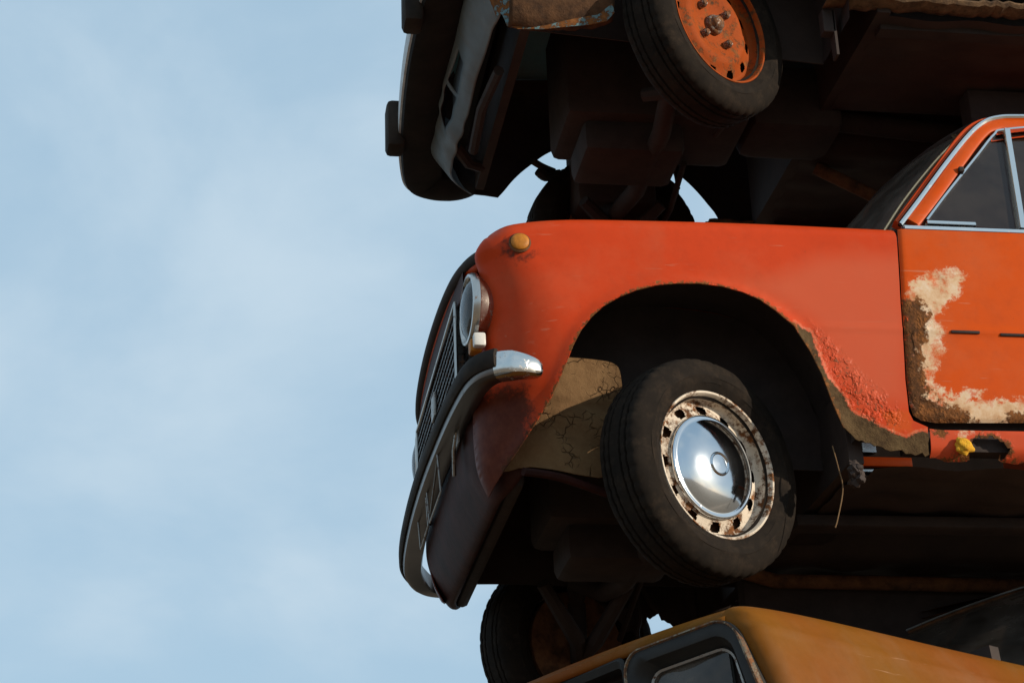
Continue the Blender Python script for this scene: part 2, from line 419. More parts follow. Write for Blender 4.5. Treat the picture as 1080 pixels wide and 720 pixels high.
# ---- hidden and half-seen mechanics, the same kind for each car
def mechanics(root, s, opt):
    """s: dict of floor height, wheel centres and open corners"""
    zf = s.get('zf', .24); fx0 = s.get('fx0', .47)
    xs = np.linspace(fx0, 3.25, 60); ys = np.linspace(-.70, .70, 57); P = np.zeros((60, 57, 3))
    for i, x in enumerate(xs):
        for j, y in enumerate(ys):
            z = zf+.007*math.cos(y*42)*math.cos(x*9)*(abs(y) > .2)*(abs(y) < .62)+.006*math.sin(x*23)*(abs(y) > .2)
            z += .14*math.exp(-(y/.10)**4)+(.05 if x > 2.0 else 0)
            P[i, j] = (x, y, z)
    hole = s.get('hole')
    MB().grid(P, skip=(lambda i, j: hole(xs[i], ys[j])) if hole else None).obj('floor_pan', M_UNDER, root)
    m = MB(); m.box((fx0-.03, -.72, zf+.004), (fx0+.012, .72, .90)); m.obj('firewall', M_UNDER, root, smooth=False)
    m = MB()
    for sy in (-1, 1): m.box((s.get('rx', .40), sy*.30-.04, s.get('rail', .14) if sy > 0 else s.get('railn', s.get('rail', .14))), (3.0, sy*.30+.04, zf-.014), bev=.008)
    m.obj('chassis_rail', M_DARK, root)
    m = MB(); m.tube([(-.1, -.50, .25), (-.02, -.42, .19), (0, -.2, .16), (0, .2, .16), (-.02, .42, .19), (-.1, .50, .25)], .032, 10); m.obj('crossmember', M_DARK, root)
    if s.get('flap'):
        m = MB(); rows = [[(.325+.22*t+.01*math.sin(z*40), .70+.01*math.sin(t*5), z) for t in np.linspace(0, 1, 8)] for z in np.linspace(.34, -.03, 10)]
        rows[-1] = [(x, y, z+random.uniform(-.012, .03)) for x, y, z in rows[-1]]
        m.grid(rows)
        xs_ = np.linspace(-.02, .36, 40); bt = [.165+.03*math.sin(x*37)+random.uniform(-.012, .012) for x in xs_]
        m.grid([[(x, .705, .34+(b-.34)*t) for x, b in zip(xs_, bt)] for t in np.linspace(0, 1, 4)])
        o = m.obj('mud_flap', M_DARK, root); md = o.modifiers.new('sheet', 'SOLIDIFY'); md.thickness = .006
        m = MB(); m.tube(cr([(.13, .64, .30), (.15, .66, .18), (.14, .67, .12), (.16, .67, .05)], 5), .008, 6); m.tube([(.15, .64, .30), (.19, .66, .22), (.22, .68, .20)], .012, 6); m.obj('brake_hose', M_DARK, root)
    m = MB(); m.box((-.30, -.17, .24), (.32, .17, .70), bev=.03); m.box((-.24, -.13, .13), (.10, .13, .25), bev=.03); m.obj('engine', M_DARK, root)
    m = MB(); m.box((.33, -.13, .25), (.66, .13, .5), bev=.05); m.tube([(.62, 0, .36), (1.0, 0, .33), (1.5, 0, .31), (2.4, 0, .28)], .038, 10); m.obj('gearbox', M_DARK, root)
    m = MB(); m.tube(([(.2, .2, .25), (.5, .24, .18)] if s.get('pipe', True) else [(.66, .23, .30)])+[(.9, .22, .17), (1.5, .25, .17), (1.9, .30, .17)], .024, 10); m.tube([(1.6, .26, .165), (1.65, .26, .165), (2.0, .26, .165), (2.05, .26, .165)], [.03, .075, .075, .03], 12)
    m.obj('exhaust_pipe', M_RUST, root)
    m = MB(); m.tube([(2.42, -.6, .28), (2.42, -.15, .28), (2.42, -.12, .28), (2.42, .12, .28), (2.42, .15, .28), (2.42, .6, .28)], [.035, .04, .1, .1, .04, .035], 12); m.obj('rear_axle', M_DARK, root)
    for sy, c in ((-1, s['wn']), (1, s['wf'])):
        m = MB(); cx, cy, cz = c; yi = sy*.36; yo = cy-sy*.07
        m.tube([(cx-.16, yi, .20), (cx-.03, (yi+yo)/2, cz-.06), (cx, yo, cz-.09)], [.022, .028, .022], 8)
        m.tube([(cx+.12, yi, .20), (cx+.03, (yi+yo)/2, cz-.06), (cx, yo, cz-.09)], [.022, .028, .022], 8)
        m.tube([(cx+.05, yi, .42), (cx, yo, cz+.09)], .02, 8); m.tube([(cx-.1, yi, .42), (cx, yo, cz+.09)], .02, 8)
        m.tube([(cx, yo, cz-.10), (cx, yo, cz+.10)], .03, 10)
        m.tube([(cx+.14, sy*.1, .22), (cx+.16, sy*.4, .2), (cx+.14, yo, cz-.02)], .011, 8)
        m.obj('suspension_arm', M_DARK, root)
        m = MB(); n = 120
        m.tube([(cx+.055*math.cos(k*.32), sy*.47+.055*math.sin(k*.32), .24+.28*k/n) for k in range(n+1)], .0075, 6)
        m.tube([(cx, sy*.47, .22), (cx, sy*.47, .5)], .022, 8); m.obj('coil_spring', M_RUST, root)
        if s.get('tower', True):
            m = MB(); m.box((cx-.13, sy*.47-.085, .46), (cx+.13, sy*.47+.085, .80), bev=.03); m.obj('spring_tower', M_UNDER, root)

def ztop(x):
    return float(np.interp(x, [-.62, -.575, -.53, -.466, -.319, -.05, .226, .634, 1.5, 2.3, 2.9, 3.35, 3.42], [.74, .834, .882, .898, .910, .919, .922, .921, .925, .925, .91, .88, .82]))

def ybase(X, Z, w=.795):
    Y = -w+.034*np.clip((.62-Z)/.4, 0, 1.2)**2+.012*np.clip((Z-.62)/.3, 0, 1)**2
    Y = Y+.030*np.clip((-.25-X)/.35, 0, 1)**2
    return Y+.05*np.clip((X-2.6)/.8, 0, 1)**2

def roundin(d, Rx, Ry):
    q = np.clip(1-d/Rx, 0, 1); return Ry*(1-np.sqrt(np.maximum(0, 1-q*q)))

RIM = (.0012, .004, .009, .016, .026, .040)

def rear_side(root, sy, mat, w=.795, doors=True, xdoor=1.56):
    flip = sy > 0
    top = [(x, ztop(x)) for x in np.linspace(2.28, 3.40, 22)]
    arch = [(2.424+.33*math.cos(a), .30+.36*math.sin(a)) for a in np.linspace(0, math.pi, 26)]
    out = top+[(3.42, .80), (3.40, .40), (3.32, .26)]+[(2.76, .25)]+arch+[(2.20, .36), (2.28, .60)]
    tl = top
    def yf(X, Z): return ybase(X, Z, w)+roundin(pdist(X, Z, tl), .06, .06)+.006*0
    panel('rear_fender', out, yf, mat, root, h=.04, rims=[(tl, (.004, .016, .034))], flip=flip)
    if doors:
        o2 = [(xdoor+.005, .925), (2.27, .925), (2.27, .60), (2.19, .35), (2.10, .335), (xdoor+.005, .335)]
        panel('rear_door', o2, lambda X, Z: ybase(X, Z, w), mat, root, h=.05, flip=flip)
    o3 = [(.66, .318), (2.15, .328), (2.15, .245), (.66, .236)]
    return o3

def rear_end(root, mat, w=.74):
    P = [[(x, y, ztop(x)-.003+.02*(1-(y/.72)**2)) for y in np.linspace(-.72, .72, 15)] for x in np.linspace(2.66, 3.38, 10)]
    MB().grid(P).obj('boot_lid', mat, root)
    P = [[(3.36+.03*math.sin(k)+.03*(1-(y/.72)**2), y, .25+.62*k/1.57) for y in np.linspace(-.71, .71, 15)] for k in np.linspace(0, 1.57, 8)]
    MB().grid(P).obj('rear_panel', mat, root)
    for sy in (-1, 1):
        m = MB(); m.box((3.40, sy*.60-.09, .58), (3.44, sy*.60+.09, .72), bev=.01); m.obj('tail_lamp', M_AMBER, root)
    m = MB(); m.sweep([(3.30, -.80, .46), (3.44, -.77, .46), (3.50, -.4, .46), (3.52, 0, .46), (3.50, .4, .46), (3.44, .77, .46), (3.30, .80, .46)], [(.0, -.05), (.03, -.03), (.03, .03), (0, .05)])
    m.obj('rear_bumper', M_CHROMED, root)

def greenhouse(root, mat, ab, at_, roof_z, crown=.05, crush=lambda x, y: 0., rear=True, xr=2.45):
    """ab, at_: foot and head of the left windscreen pillar"""
    (ax, ay, az), (tx, ty, tz) = ab, at_
    xs = np.linspace(tx-.02, xr, 22); ys = np.linspace(-1, 1, 25); P = np.zeros((22, 25, 3))
    for i, x in enumerate(xs):
        for j, q in enumerate(ys):
            y = q*(-ty+.035); k = abs(q)
            z = roof_z+crown*(1-k**2.6)-.05*max(0, (k-.86)/.14)**2
            f = (x-tx)/(xr-tx); z -= .035*(1-min(1, f/.22))**2+.05*max(0, (f-.7)/.3)**2
            bowx = -.10*(1-q*q)*max(0, 1-f*3)
            P[i, j] = (x+bowx, y, z+crush(x, y))
    m = MB(); m.grid(P); m.grid(P-np.array([0, 0, .02])); m.obj('roof', mat, root)
    for sy in (-1, 1):
        if rear:
            m = MB(); zr = roof_z-.05+crush(xr, sy*.6)
            m.sweep([(xr+.38, sy*.68, .92), (xr+.18, sy*.64, (.92+zr)/2), (xr-.03, sy*.60, zr)], [(-.02, -.09), (.02, -.09), (.02, .05), (-.02, .05)]); m.obj('rear_pillar', mat, root)
            m = MB(); m.box((1.56, sy*.745-.015, .92), (1.61, sy*.745+.015, .93)); 
            m.v = []; m.f = []; m.m = []
            m.sweep([(1.58, sy*.75, .92), (1.57, sy*.69, (.92+roof_z)/2), (1.56, sy*.62, roof_z-.03+crush(1.57, sy*.6))], [(-.015, -.03), (.015, -.03), (.015, .03), (-.015, .03)]); m.obj('door_pillar', mat, root)
    if rear:
        P = [[(xr+.40-.42*t+.05*(1-q*q), q*(.64-.06*t), .925+(roof_z-.06-.925+crush(xr, 0))*t) for q in np.linspace(-1, 1, 13)] for t in np.linspace(0, 1, 8)]
        MB().grid(P).obj('rear_window', M_GLASS, root)

# =====================================================================================
# THE MIDDLE CAR: red-orange saloon
# =====================================================================================
car = empty('scrap_car', (0, 0, OFF))
tag(car, 'rusty red-orange saloon in the middle of the stack, chrome hubcap', 'car', 'scrap cars stacked on one another')

front = [(-.53, .18), (-.562, .26), (-.572, .40), (-.556, .53), (-.543, .62), (-.545, .71), (-.558, .78), (-.572, .834), (-.538, .884)]
top = [(-.538, .890), (-.466, .915), (-.319, .930), (-.05, .937), (.226, .940), (.634, .937)]
frontc = cr(front, 5); topc = cr(top, 5); edge = frontc+topc[1:]
archpx = [(890, 449), (878, 425), (866, 396), (853, 372), (836, 346), (817, 330), (800, 318), (782, 310), (760, 304), (736, 301), (712, 301), (690, 303), (670, 308), (652, 315), (635, 325),
          (622, 337), (612, 350), (604, 365), (598, 380), (591, 397), (583, 415), (569, 437), (553, 460), (540, 476)]
arch = [at(px, py, -.79) for px, py in archpx]
rear = [(.634, .937), (.632, .90), (.614, .682), (.602, .452), (.604, .36), (.615, .335), (.655, .318)]
low = resamp([(.655, .318), (.655, .238), (.60, .246), (.555, .252), (.510, .262), (.465, .272), (.435, .290)], .012)
low = [low[0]]+[(x+random.uniform(-.003, .003), z+random.uniform(-.006, .007)) for x, z in low[1:]]
f_out = edge+rear[1:-1]+low+arch
archline = arch

def pp0(px, py, y): x, z = at(px, py, y); return (x, y, z)
def px_poly(pts, y=-.79): return [at(a, b, y) for a, b in pts]
BARE = px_poly([(834, 338), (842, 343), (858, 350), (864, 372), (876, 398), (890, 412), (902, 430), (918, 438), (940, 448), (958, 456), (975, 450), (990, 452), (990, 500), (890, 480), (872, 440), (855, 400), (838, 365)])
BUB = px_poly([(850, 335), (872, 352), (890, 370), (915, 395), (950, 425), (965, 452), (930, 456), (895, 440), (875, 405), (858, 362)])
FRESH = px_poly([(930, 432), (962, 430), (966, 455), (940, 456)])
FADE = px_poly([(790, 300), (860, 265), (965, 262), (965, 430), (915, 430), (880, 390), (850, 345)])
FADE2 = px_poly([(520, 265), (560, 270), (560, 380), (525, 360)])
LAMPD = px_poly([(533, 250), (548, 268), (566, 262), (562, 272), (545, 274), (534, 264)])
LOWSHADE = px_poly([(480, 385), (535, 396), (556, 402), (566, 425), (562, 446), (572, 440), (580, 432), (575, 470), (530, 510), (470, 500)])  # shade below the bumper painted onto the nose, with some rust
def fy(X, Z):
    Y = ybase(X, Z)
    Y = Y-.010*np.exp(-(pdist(X, Z, archline)/.020)**2)
    Rf = np.interp(Z, [.2, .45, .65, .8, .87], [.34, .30, .20, .14, .07])
    Y = Y+roundin(pdist(X, Z, frontc), Rf, Rf*.62)
    Y = Y+roundin(pdist(X, Z, topc), .055, .055)*np.clip((X+.60)/.06, 0, 1)
    return Y-.0025*np.exp(-((Z-.60)/.008)**2)*(X > .2)
_fa = dict(bare=lambda X, Z: sdist(X, Z, BARE)-.006, bubble=lambda X, Z: np.maximum(sdist(X, Z, BUB)-.010, -.004-pdist(X, Z, archline[4:-1])*1.0+.006),
           fresh=lambda X, Z: sdist(X, Z, FRESH), primer=lambda X, Z: np.full(X.shape, -.5),
           grime_shade=lambda X, Z: np.maximum(sdist(X, Z, LOWSHADE), sdist(X, Z, LAMPD)-.002), fade=lambda X, Z: np.clip(sdist(X, Z, FADE)/.10+.3, 0, 1),
           rust=lambda X, Z: np.maximum.reduce([.008-pdist(X, Z, archline)*1.7, sdist(X, Z, LAMPD)-.018, -.02-pdist(X, Z, low)*1.2, -.055+0*X]))
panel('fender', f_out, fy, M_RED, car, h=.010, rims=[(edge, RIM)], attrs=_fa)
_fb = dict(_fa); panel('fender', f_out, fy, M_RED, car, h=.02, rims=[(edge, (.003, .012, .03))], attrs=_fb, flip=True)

# hood
def hood(root, mat, x0=-.615, x1=.60, hw=.725, lip=True, bow=.0, zt=ztop, crown=.035, nose=0.):
    P = []
    for t in np.linspace(0, 1, 40):
        row = []
        for q in np.linspace(-1, 1, 31):
            y = q*hw; xf = x0-bow*(1-q*q)+nose*abs(q)**8; x = xf+(x1-xf)*t
            z = zt(max(x, -.53))-.001+crown*(1-abs(q)**2.5)
            d = x-xf
            if d < .07: z -= .06*(1-math.sqrt(max(0, 1-(1-d/.07)**2)))
            row.append((x, y, z))
        P.append(row)
    if lip:
        P = [[(x+.012, y, z-.03) for x, y, z in P[0]], [(x-.001, y, z-.012) for x, y, z in P[0]]]+P
    m = MB(); m.grid(P); o = m.obj('hood', mat, root)
    md = o.modifiers.new('sheet', 'SOLIDIFY'); md.thickness = .006; md.offset = -1
    return o
hd = hood(car, M_REDP, x0=-.584, bow=.030, hw=.735, nose=.05)
m = MB(); m.tube([(-.584-.030*(1-q*q)+.05*abs(q)**8, q*.73, .842+.030*(1-abs(q)**2.5)-.014) for q in np.linspace(-.985, .985, 50)], .017, 10); m.obj('hood_lip', M_DARK, hd)

# front panel round grille and headlights, grille recess
def xz_grid(xf, y0, y1, z0, z1, ny, nz):
    return [[(xf(y, z), y, z) for y in np.linspace(y0, y1, ny)] for z in np.linspace(z0, z1, nz)]
m = MB()
m.grid(xz_grid(lambda y, z: -.594-.016*(1-(y/.6)**2), -.60, .60, .755, .842, 31, 5))
m.grid(xz_grid(lambda y, z: -.580-.010*(1-(y/.7)**2), -.62, .62, .44, .535, 31, 5))
m.grid([[(-.592+.06*t-.012*(1-(y/.6)**2), y, .755) for y in np.linspace(-.6, .6, 21)] for t in (0, 1)])
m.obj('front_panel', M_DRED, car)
m = MB(); m.box((-.570, -.53, .50), (-.562, .53, .78)); m.box((-.535, -.60, .40), (-.525, .60, .80)); m.obj('radiator_panel', M_DARK, car, smooth=False)
# grille: egg-crate bars
m = MB()
for k in range(9):
    z = .535+.224*k/8; m.box((-.606, -.505, z-.0035), (-.580, .505, z+.0035))
for k in range(31):
    y = -.50+1.0*k/30; m.box((-.603, y-.003, .533), (-.584, y+.003, .76))
g = m.obj('grille', M_GRILL, car, smooth=False)
m = MB(); fr = [(-.607, y, z) for y, z in ((-.515, .528), (.515, .528), (.515, .766), (-.515, .766), (-.515, .528))]
m.tube(resamp(fr, .05), .0055, 8); m.obj('grille_frame', M_CHROMED, g)
m = MB(); m.box((-.616, -.035, .61), (-.604, .035, .69), bev=.004); m.obj('badge', M_PLATE, g)

def headlight(root, c, rot, r=.098, ring=M_RING):
    m = MB(); m.lathe([(r*.80, -.02), (r*.86, .002), (r*.93, .012), (r*1.0, .011), (r*1.05, .002), (r*1.05, -.008), (r*.98, -.014), (r*.8, -.05)], 64)
    h = m.obj('headlight', ring, root, loc=c, rot=rot)
    m = MB(); m.lathe([(r*.86, 0), (r*.80, -.016), (r*.6, -.045), (r*.3, -.062), (.012, -.066), (.010, -.035), (0, -.033)], 48); m.obj('reflector', M_REFL, h)
    m = MB(); m.lathe([(r*.86, .002), (r*.7, .014), (r*.45, .022), (r*.2, .0255), (0, .026)], 48); m.obj('lens', M_LENS, h)
    return h
headlight(car, (-.580, -.632, .692), (R(0), 0, R(-90+4)), .100)
headlight(car, (-.588, .632, .690), (R(0), 0, R(-90-8)), .098)
m = MB(); m.box((-.584, -.712, .552), (-.55, -.684, .592), bev=.006); o = m.obj('indicator_lamp', M_WHITE, car)
m = MB(); m.box((-.590, -.682, .548), (-.556, -.64, .586), bev=.006); m.obj('amber_lens', M_AMBER, o)
m = MB(); m.box((-.596, .58, .515), (-.55, .70, .560), bev=.012); m.obj('indicator_lamp', M_WHITE, car)
# amber side repeater
x, z = at(548, 257, -.775); yy = float(fy(np.array([x]), np.array([z]))[0])
m = MB(); m.lathe([(.030, -.004), (.031, .004), (.027, .008)], 32); rp = m.obj('repeater_lamp', M_RUST, car, loc=(x, yy, z), rot=(R(-6), 0, R(-4)))
m = MB(); m.lathe([(.026, .004), (.0255, .011), (.022, .0145), (.014, .0165), (0, .017)], 32); m.obj('amber_lens', M_AMBER, rp)

# bumper
bp = cr([(-.418, -.812, .440), (-.48, -.822, .448), (-.535, -.810, .448), (-.580, -.745, .442), (-.603, -.55, .436), (-.618, -.25, .427), (-.626, .05, .416), (-.626, .35, .400), (-.618, .62, .376), (-.597, .76, .352), (-.54, .83, .325), (-.43, .845, .310)], 8)
prof = [(a, b*.80) for a, b in [(-.030, -.040), (.012, -.046), (.026, -.036), (.030, -.022), (.030, .020), (.026, .036), (.012, .046), (-.020, .046), (-.024, .03), (-.034, -.03)]]
sc = [min(1, .30+.70*math.sqrt(min(1, i/11))) for i in range(len(bp))]; sc = [min(a, b) for a, b in zip(sc, sc[::-1])]
def outw(path): return path[::-1]
bm_ = MB(); bm_.sweep(bp, [(-a, b) for a, b in prof], sc); bump = bm_.obj('bumper', M_BUMP, car)
m = MB(); m.sweep(bp[:17], [(-a*1.06-.001, b*1.05) for a, b in prof], sc[:17]); m.obj('end_cap', M_CHROME, bump)
bump['label'] = 'bent chrome front bumper with a black rubber strip'
n0 = 15
m = MB(); m.sweep(bp[n0:-8], [(-a, b) for a, b in [(.022, -.012), (.036, -.014), (.043, -.006), (.044, .020), (.036, .038), (.016, .043)]]); m.obj('bumper_strip', M_RUB, bump)
for y in (-.42, .42):
    m = MB(); m.tube([(-.612, y, .43), (-.58, y, .42), (-.48, y, .40)], .012, 8); m.obj('bumper_bracket', M_DARK, bump)

# valance below the bumper
P = []
for x, z in cr([(-.572, .455), (-.580, .40), (-.578, .34), (-.558, .27), (-.522, .205), (-.50, .185), (-.485, .19)], 4):
    P.append([(x+.06*max(0, (abs(q)-.72)/.28)**2, q*(.615 if q < 0 else .735), z+max(0, (.30-z))*.55*max(0, (abs(q)-.80)/.20)**2.5) for q in np.linspace(-1, 1, 41)])
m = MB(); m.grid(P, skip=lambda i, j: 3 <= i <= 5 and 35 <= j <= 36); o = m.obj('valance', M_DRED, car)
md = o.modifiers.new('sheet', 'SOLIDIFY'); md.thickness = .004
# number plate frame, empty, hanging below the bumper
m = MB()
def pl(pts, r=.0030): m.tube(resamp(pts, .04), r, 6)
pl([(-.636, -.27, .40), (-.628, -.27, .285), (-.628, .02, .285), (-.636, .02, .40), (-.636, -.27, .40)])
pl([(-.634, -.25, .385), (-.63, -.02, .30)]); pl([(-.634, .06, .395), (-.628, .06, .29), (-.628, .27, .28), (-.636, .27, .385), (-.634, .06, .395)])
m.obj('plate_frame', M_PLATE, car)
m = MB(); m.tube([(-.60, -.46, .42), (-.605, -.40, .36), (-.60, -.36, .30)], .006, 8); m.box((-.602, -.47, .36), (-.598, -.40, .42)); m.obj('plate_bracket', M_PLATE, car)

# inner wing wall (dark, shade around the sun patch put into its colour) and wheel well
def well(root, sy, mat_in, x0, x1, z0, yi, dust=None, ztopw=.80):
    yo = sy*.765
    pts = [(x0, z0), (x0+.02, .42), (-.33, .62), (-.20, .74), (0, .78), (.22, .75), (.36, .62), (x1, .42), (x1, z0)]
    c = cr(pts, 4)
    m = MB(); m.grid([[(x, (yo-sy*.13*min(1, max(0, (-.24-x)/.24)))*(1-t)+sy*yi*t, z) for t in np.linspace(0, 1, 5)] for x, z in c]); m.obj('wheel_arch_liner', M_DARK, root)
    poly = c
    fy_ = lambda X, Z: -yi+.02*np.sin(X*14)*.3+.012*np.exp(-((Z-.47)/.02)**2)+.008*np.sin(Z*31+X*9)*np.exp(-((Z-.38)/.07)**2)
    panel('inner_wing', poly, fy_, M_DARK, root, h=.04, flip=sy > 0)
well(car, -1, M_UNDER, -.50, .45, .285, .50)
spl = cr(px_poly([(528, 491), (560, 492), (650, 500), (657, 440), (655, 396), (648, 383), (630, 378.5), (600, 377), (560, 377), (532, 420)], -.62), 4, closed=True)
panel('splash_panel_sun_patch', spl, lambda X, Z: -.62+.006*np.sin(X*22)+.010*np.exp(-((Z-.42)/.014)**2)+.006*np.sin(Z*38+X*15)*np.exp(-((Z-.36)/.06)**2), M_DUST, car, h=.012)  # dusty plate cut to the sunlit patch, light put into its outline
well(car, 1, M_UNDER, -.50, .45, .235, .50)
m = MB(); m.box((-.475, -.56, .20), (-.43, .665, .262), bev=.02); m.obj('front_crossbar', M_DARK, car)
m = MB(); m.tube(cr([pp0(552, 497, -.66), pp0(590, 503, -.62), pp0(640, 520, -.58)], 5), .012, 8); m.obj('tie_bar', M_DRED, car)

mechanics(car, dict(wn=(.03, -.68, .21), wf=(-.07, .70, .11), zf=.225, rail=.0, railn=.175, fx0=.47, tower=False, flap=True, hole=lambda x, y: x < .515 and y < -.58), None)
wheel(car, (.030, -.680, .210), R(29), M_RIMW, True, 1, R(12), k=1.035)
wheel(car, (-.09, .70, .075), R(24), M_RIMW, False, -1, k=1.06)
wheel(car, (2.424, -.66, .28), 0, M_RIMW, True, 1)
wheel(car, (2.424, .66, .28), 0, M_RIMW, True, -1)

# front doors
for sy in (-1, 1):
    m = MB(); m.box((.585, sy*.700-.025, .30), (.665, sy*.700+.025, .905)); m.obj('door_jamb', M_DARK, car, smooth=False)
    m = MB(); m.box((.60, sy*.715-.025, .262), (2.25, sy*.715+.025, .356)); m.obj('inner_sill', M_DARK, car, smooth=False)
d_out = [(.640, .921), (.620, .682), (.608, .452), (.610, .38), (.618, .352), (.640, .338), (.68, .3325), (.93, .338), (1.55, .338), (1.553, .60), (1.555, .923)]
RUSTD = px_poly([(952, 316), (970, 318), (979, 330), (978, 352), (971, 372), (974, 398), (982, 418), (1000, 428), (1022, 434), (1034, 446), (965, 449), (955, 400)])
RUSTD2 = px_poly([(1050, 440), (1060, 433), (1085, 432), (1090, 448), (1050, 449)])
PRIM = px_poly([(955, 312), (962, 298), (980, 286), (1008, 284), (1018, 292), (1012, 308), (998, 318), (990, 340), (998, 345), (992, 385), (985, 405), (1000, 413), (1090, 418), (1090, 455), (960, 455)])
DENT = at(988, 294, -.79)
def dy(X, Z):
    Y = ybase(X, Z)-.004*np.exp(-((Z-.600)/.010)**2)
    Y = Y+.006*np.exp(-(pdist(X, Z, d_out[:9])/.006)**2)
    return Y+.004*np.exp(-(((X-DENT[0])/.016)**2+((Z-DENT[1])/.012)**2))
_da = dict(grime_shade=lambda X, Z: np.full(X.shape, -.5), bare=lambda X, Z: np.full(X.shape, -.5), bubble=lambda X, Z: sdist(X, Z, RUSTD)+.004, fresh=lambda X, Z: np.full(X.shape, -.5),
           primer=lambda X, Z: sdist(X, Z, PRIM), fade=lambda X, Z: 0*X, rust=lambda X, Z: np.maximum(np.maximum(sdist(X, Z, RUSTD)+.004, sdist(X, Z, RUSTD2)-.004), -.07+0*X))
d = panel('door', d_out, dy, M_DOOR, car, h=.010, rims=[(d_out[:9], (.003, .007, .012))], attrs=_da)
d['label'] = 'orange door with a rust and cream primer patch at its lower front corner'
d2 = panel('door', d_out, dy, M_ORNG, car, h=.04, flip=True)
for sy in (-1, 1):      # inner door skin, pale where the trim is gone
    m = MB(); m.box((.66, sy*.72-.006, .36), (1.54, sy*.72+.006, .905)); m.obj('door_card', M_DARK, d if sy < 0 else d2, smooth=False)
m = MB(); m.box((.80, .695, .742), (1.19, .713, .778), bev=.004); m.obj('inner_metal_strip', M_ORNG, d2)  # added box standing for a strip of orange inner door metal
m = MB(); m.box((.80, .697, .722), (1.24, .712, .730)); m.obj('inner_trim', M_TRIM, d2, smooth=False)
m = MB(); m.box((.98, .695, .795), (1.06, .712, .83)); m.obj('handle_plate', M_TRIM, d2, smooth=False)
m = MB()
for a, b in (((1003, 350), (1033, 352)), ((1055, 353), (1130, 357))):
    (x0, z0), (x1, z1) = at(*a, -.797), at(*b, -.797); ym = float(dy(np.array([x0]), np.array([z0]))[0])
    m.box((x0, ym-.004, z0-.004), (x1, ym+.002, z0+.004), bev=.001)
m.obj('trim_strip', M_DARK, d)
m = MB(); m.box((1.40, -.815, .80), (1.50, -.795, .825), bev=.006); m.obj('door_handle', M_CHROME, d)
# chrome waist strip on top of the door
m = MB(); m.sweep(resamp([(.66, -.775, .928), (1.555, -.775, .930)], .1), [(-.006, -.006), (.010, -.006), (.010, .004), (.004, .009), (-.006, .009)]); m.obj('waist_trim', M_TRIM, d)
# window frame of the door
A0, A1 = Vector((.690, -.752, .945)), Vector((1.035, -.632, 1.372))
def bar(mm, pts, w, t):
    """flat rounded bar lying in the leaning window plane"""
    pts = [Vector(p) for p in pts]; rings = []
    for i, p in enumerate(pts):
        tg = (pts[min(i+1, len(pts)-1)]-pts[max(i-1, 0)]).normalized(); n = Vector((0, -1, .30)).normalized(); n = (n-tg*n.dot(tg)).normalized(); s_ = tg.cross(n)
        rings.append([tuple(p+s_*a*w+n*b*t) for a, b in ((-1, -1), (-1, .6), (-.7, 1), (.7, 1), (1, .6), (1, -1))])
    mm.grid(rings, closed_v=True)
    b = len(mm.v)-len(pts)*6; mm.f.append(tuple(range(b, b+6))); mm.m.append(0); mm.f.append(tuple(range(b+(len(pts)-1)*6, b+len(pts)*6))); mm.m.append(0)
def pp(px, py, y): x, z = at(px, py, y); return (x, y, z)
# orange frame
m = MB(); fpath = cr([pp(962, 236, -.757), pp(984, 208, -.735), pp(1010, 172, -.705), pp(1032, 143, -.675), pp(1046, 134, -.662), pp(1070, 131, -.655), (1.35, -.645, 1.385), (1.55, -.645, 1.38)], 6)
bar(m, fpath, .020, .010); m.obj('window_frame', M_ORNG, d)
# bright inner edge and vent window divider
m = MB(); v0 = cr([pp(977, 234, -.752), pp(998, 206, -.732), pp(1030, 166, -.698), pp(1047, 145, -.675), pp(1060, 139, -.665), (1.3, -.652, 1.362), (1.54, -.652, 1.358)], 6); bar(m, v0, .0045, .012)
bar(m, [pp(977, 236, -.760), pp(1028, 238, -.760)], .006, .010); m.obj('window_trim', M_TRIM, d)
m = MB(); bar(m, [pp(1061, 138, -.668), pp(1078, 243, -.762)], .011, .012); m.obj('vent_divider', M_TRIM, d)
m = MB(); m.box((-.008, -.012, -.008), (.008, .012, .008), Matrix.Translation(pp(1013, 180, -.722)), bev=.002); m.obj('vent_catch', M_DARK, d)
m = MB(); V = [pp(977, 236, -.750), pp(1077, 242, -.752), pp(1061, 139, -.660), pp(1047, 146, -.668), pp(1030, 166, -.690)]; m.add(V, [tuple(range(5))]); m.obj('vent_glass', M_GLASS, d, smooth=False)
m = MB(); V = [pp(1079, 244, -.752), (1.54, -.752, .935), (1.54, -.648, 1.36), (1.3, -.648, 1.362), pp(1062, 139, -.660)]; m.add(V, [tuple(range(5))]); m.obj('door_glass', M_GLASS, d, smooth=False)

# windscreen pillar, drip rail, roof, screen
m = MB(); pl_ = cr([pp(946, 238, -.745), pp(962, 216, -.728), pp(990, 178, -.698), pp(1010, 151, -.672), pp(1023, 138, -.655), pp(1038, 131, -.643), pp(1060, 128.5, -.638), pp(1085, 128, -.635)], 6)
bar(m, pl_, .013, .016); m.obj('windscreen_pillar', M_REDP, car)
m = MB(); bar(m, [(x, -y, z) for x, y, z in pl_], .020, .018); m.obj('windscreen_pillar', M_REDP, car)
m = MB(); dr = cr([pp(949, 237, -.770), pp(968, 212, -.750), pp(996, 174, -.720), pp(1020, 144, -.690), pp(1036, 130, -.672), pp(1052, 124.5, -.664), pp(1080, 123.5, -.660), (1.5, -.655, 1.405), (2.3, -.655, 1.39)], 6)
m.tube(dr, .0085, 8); m.obj('drip_rail', M_TRIM, car)
m = MB(); m.tube([(x, -y, z) for x, y, z in dr], .0062, 8); m.obj('drip_rail', M_TRIM, car)
greenhouse(car, M_REDP, (.69, -.74, .95), (1.035, -.64, 1.39), 1.395, crown=.035)
P = []
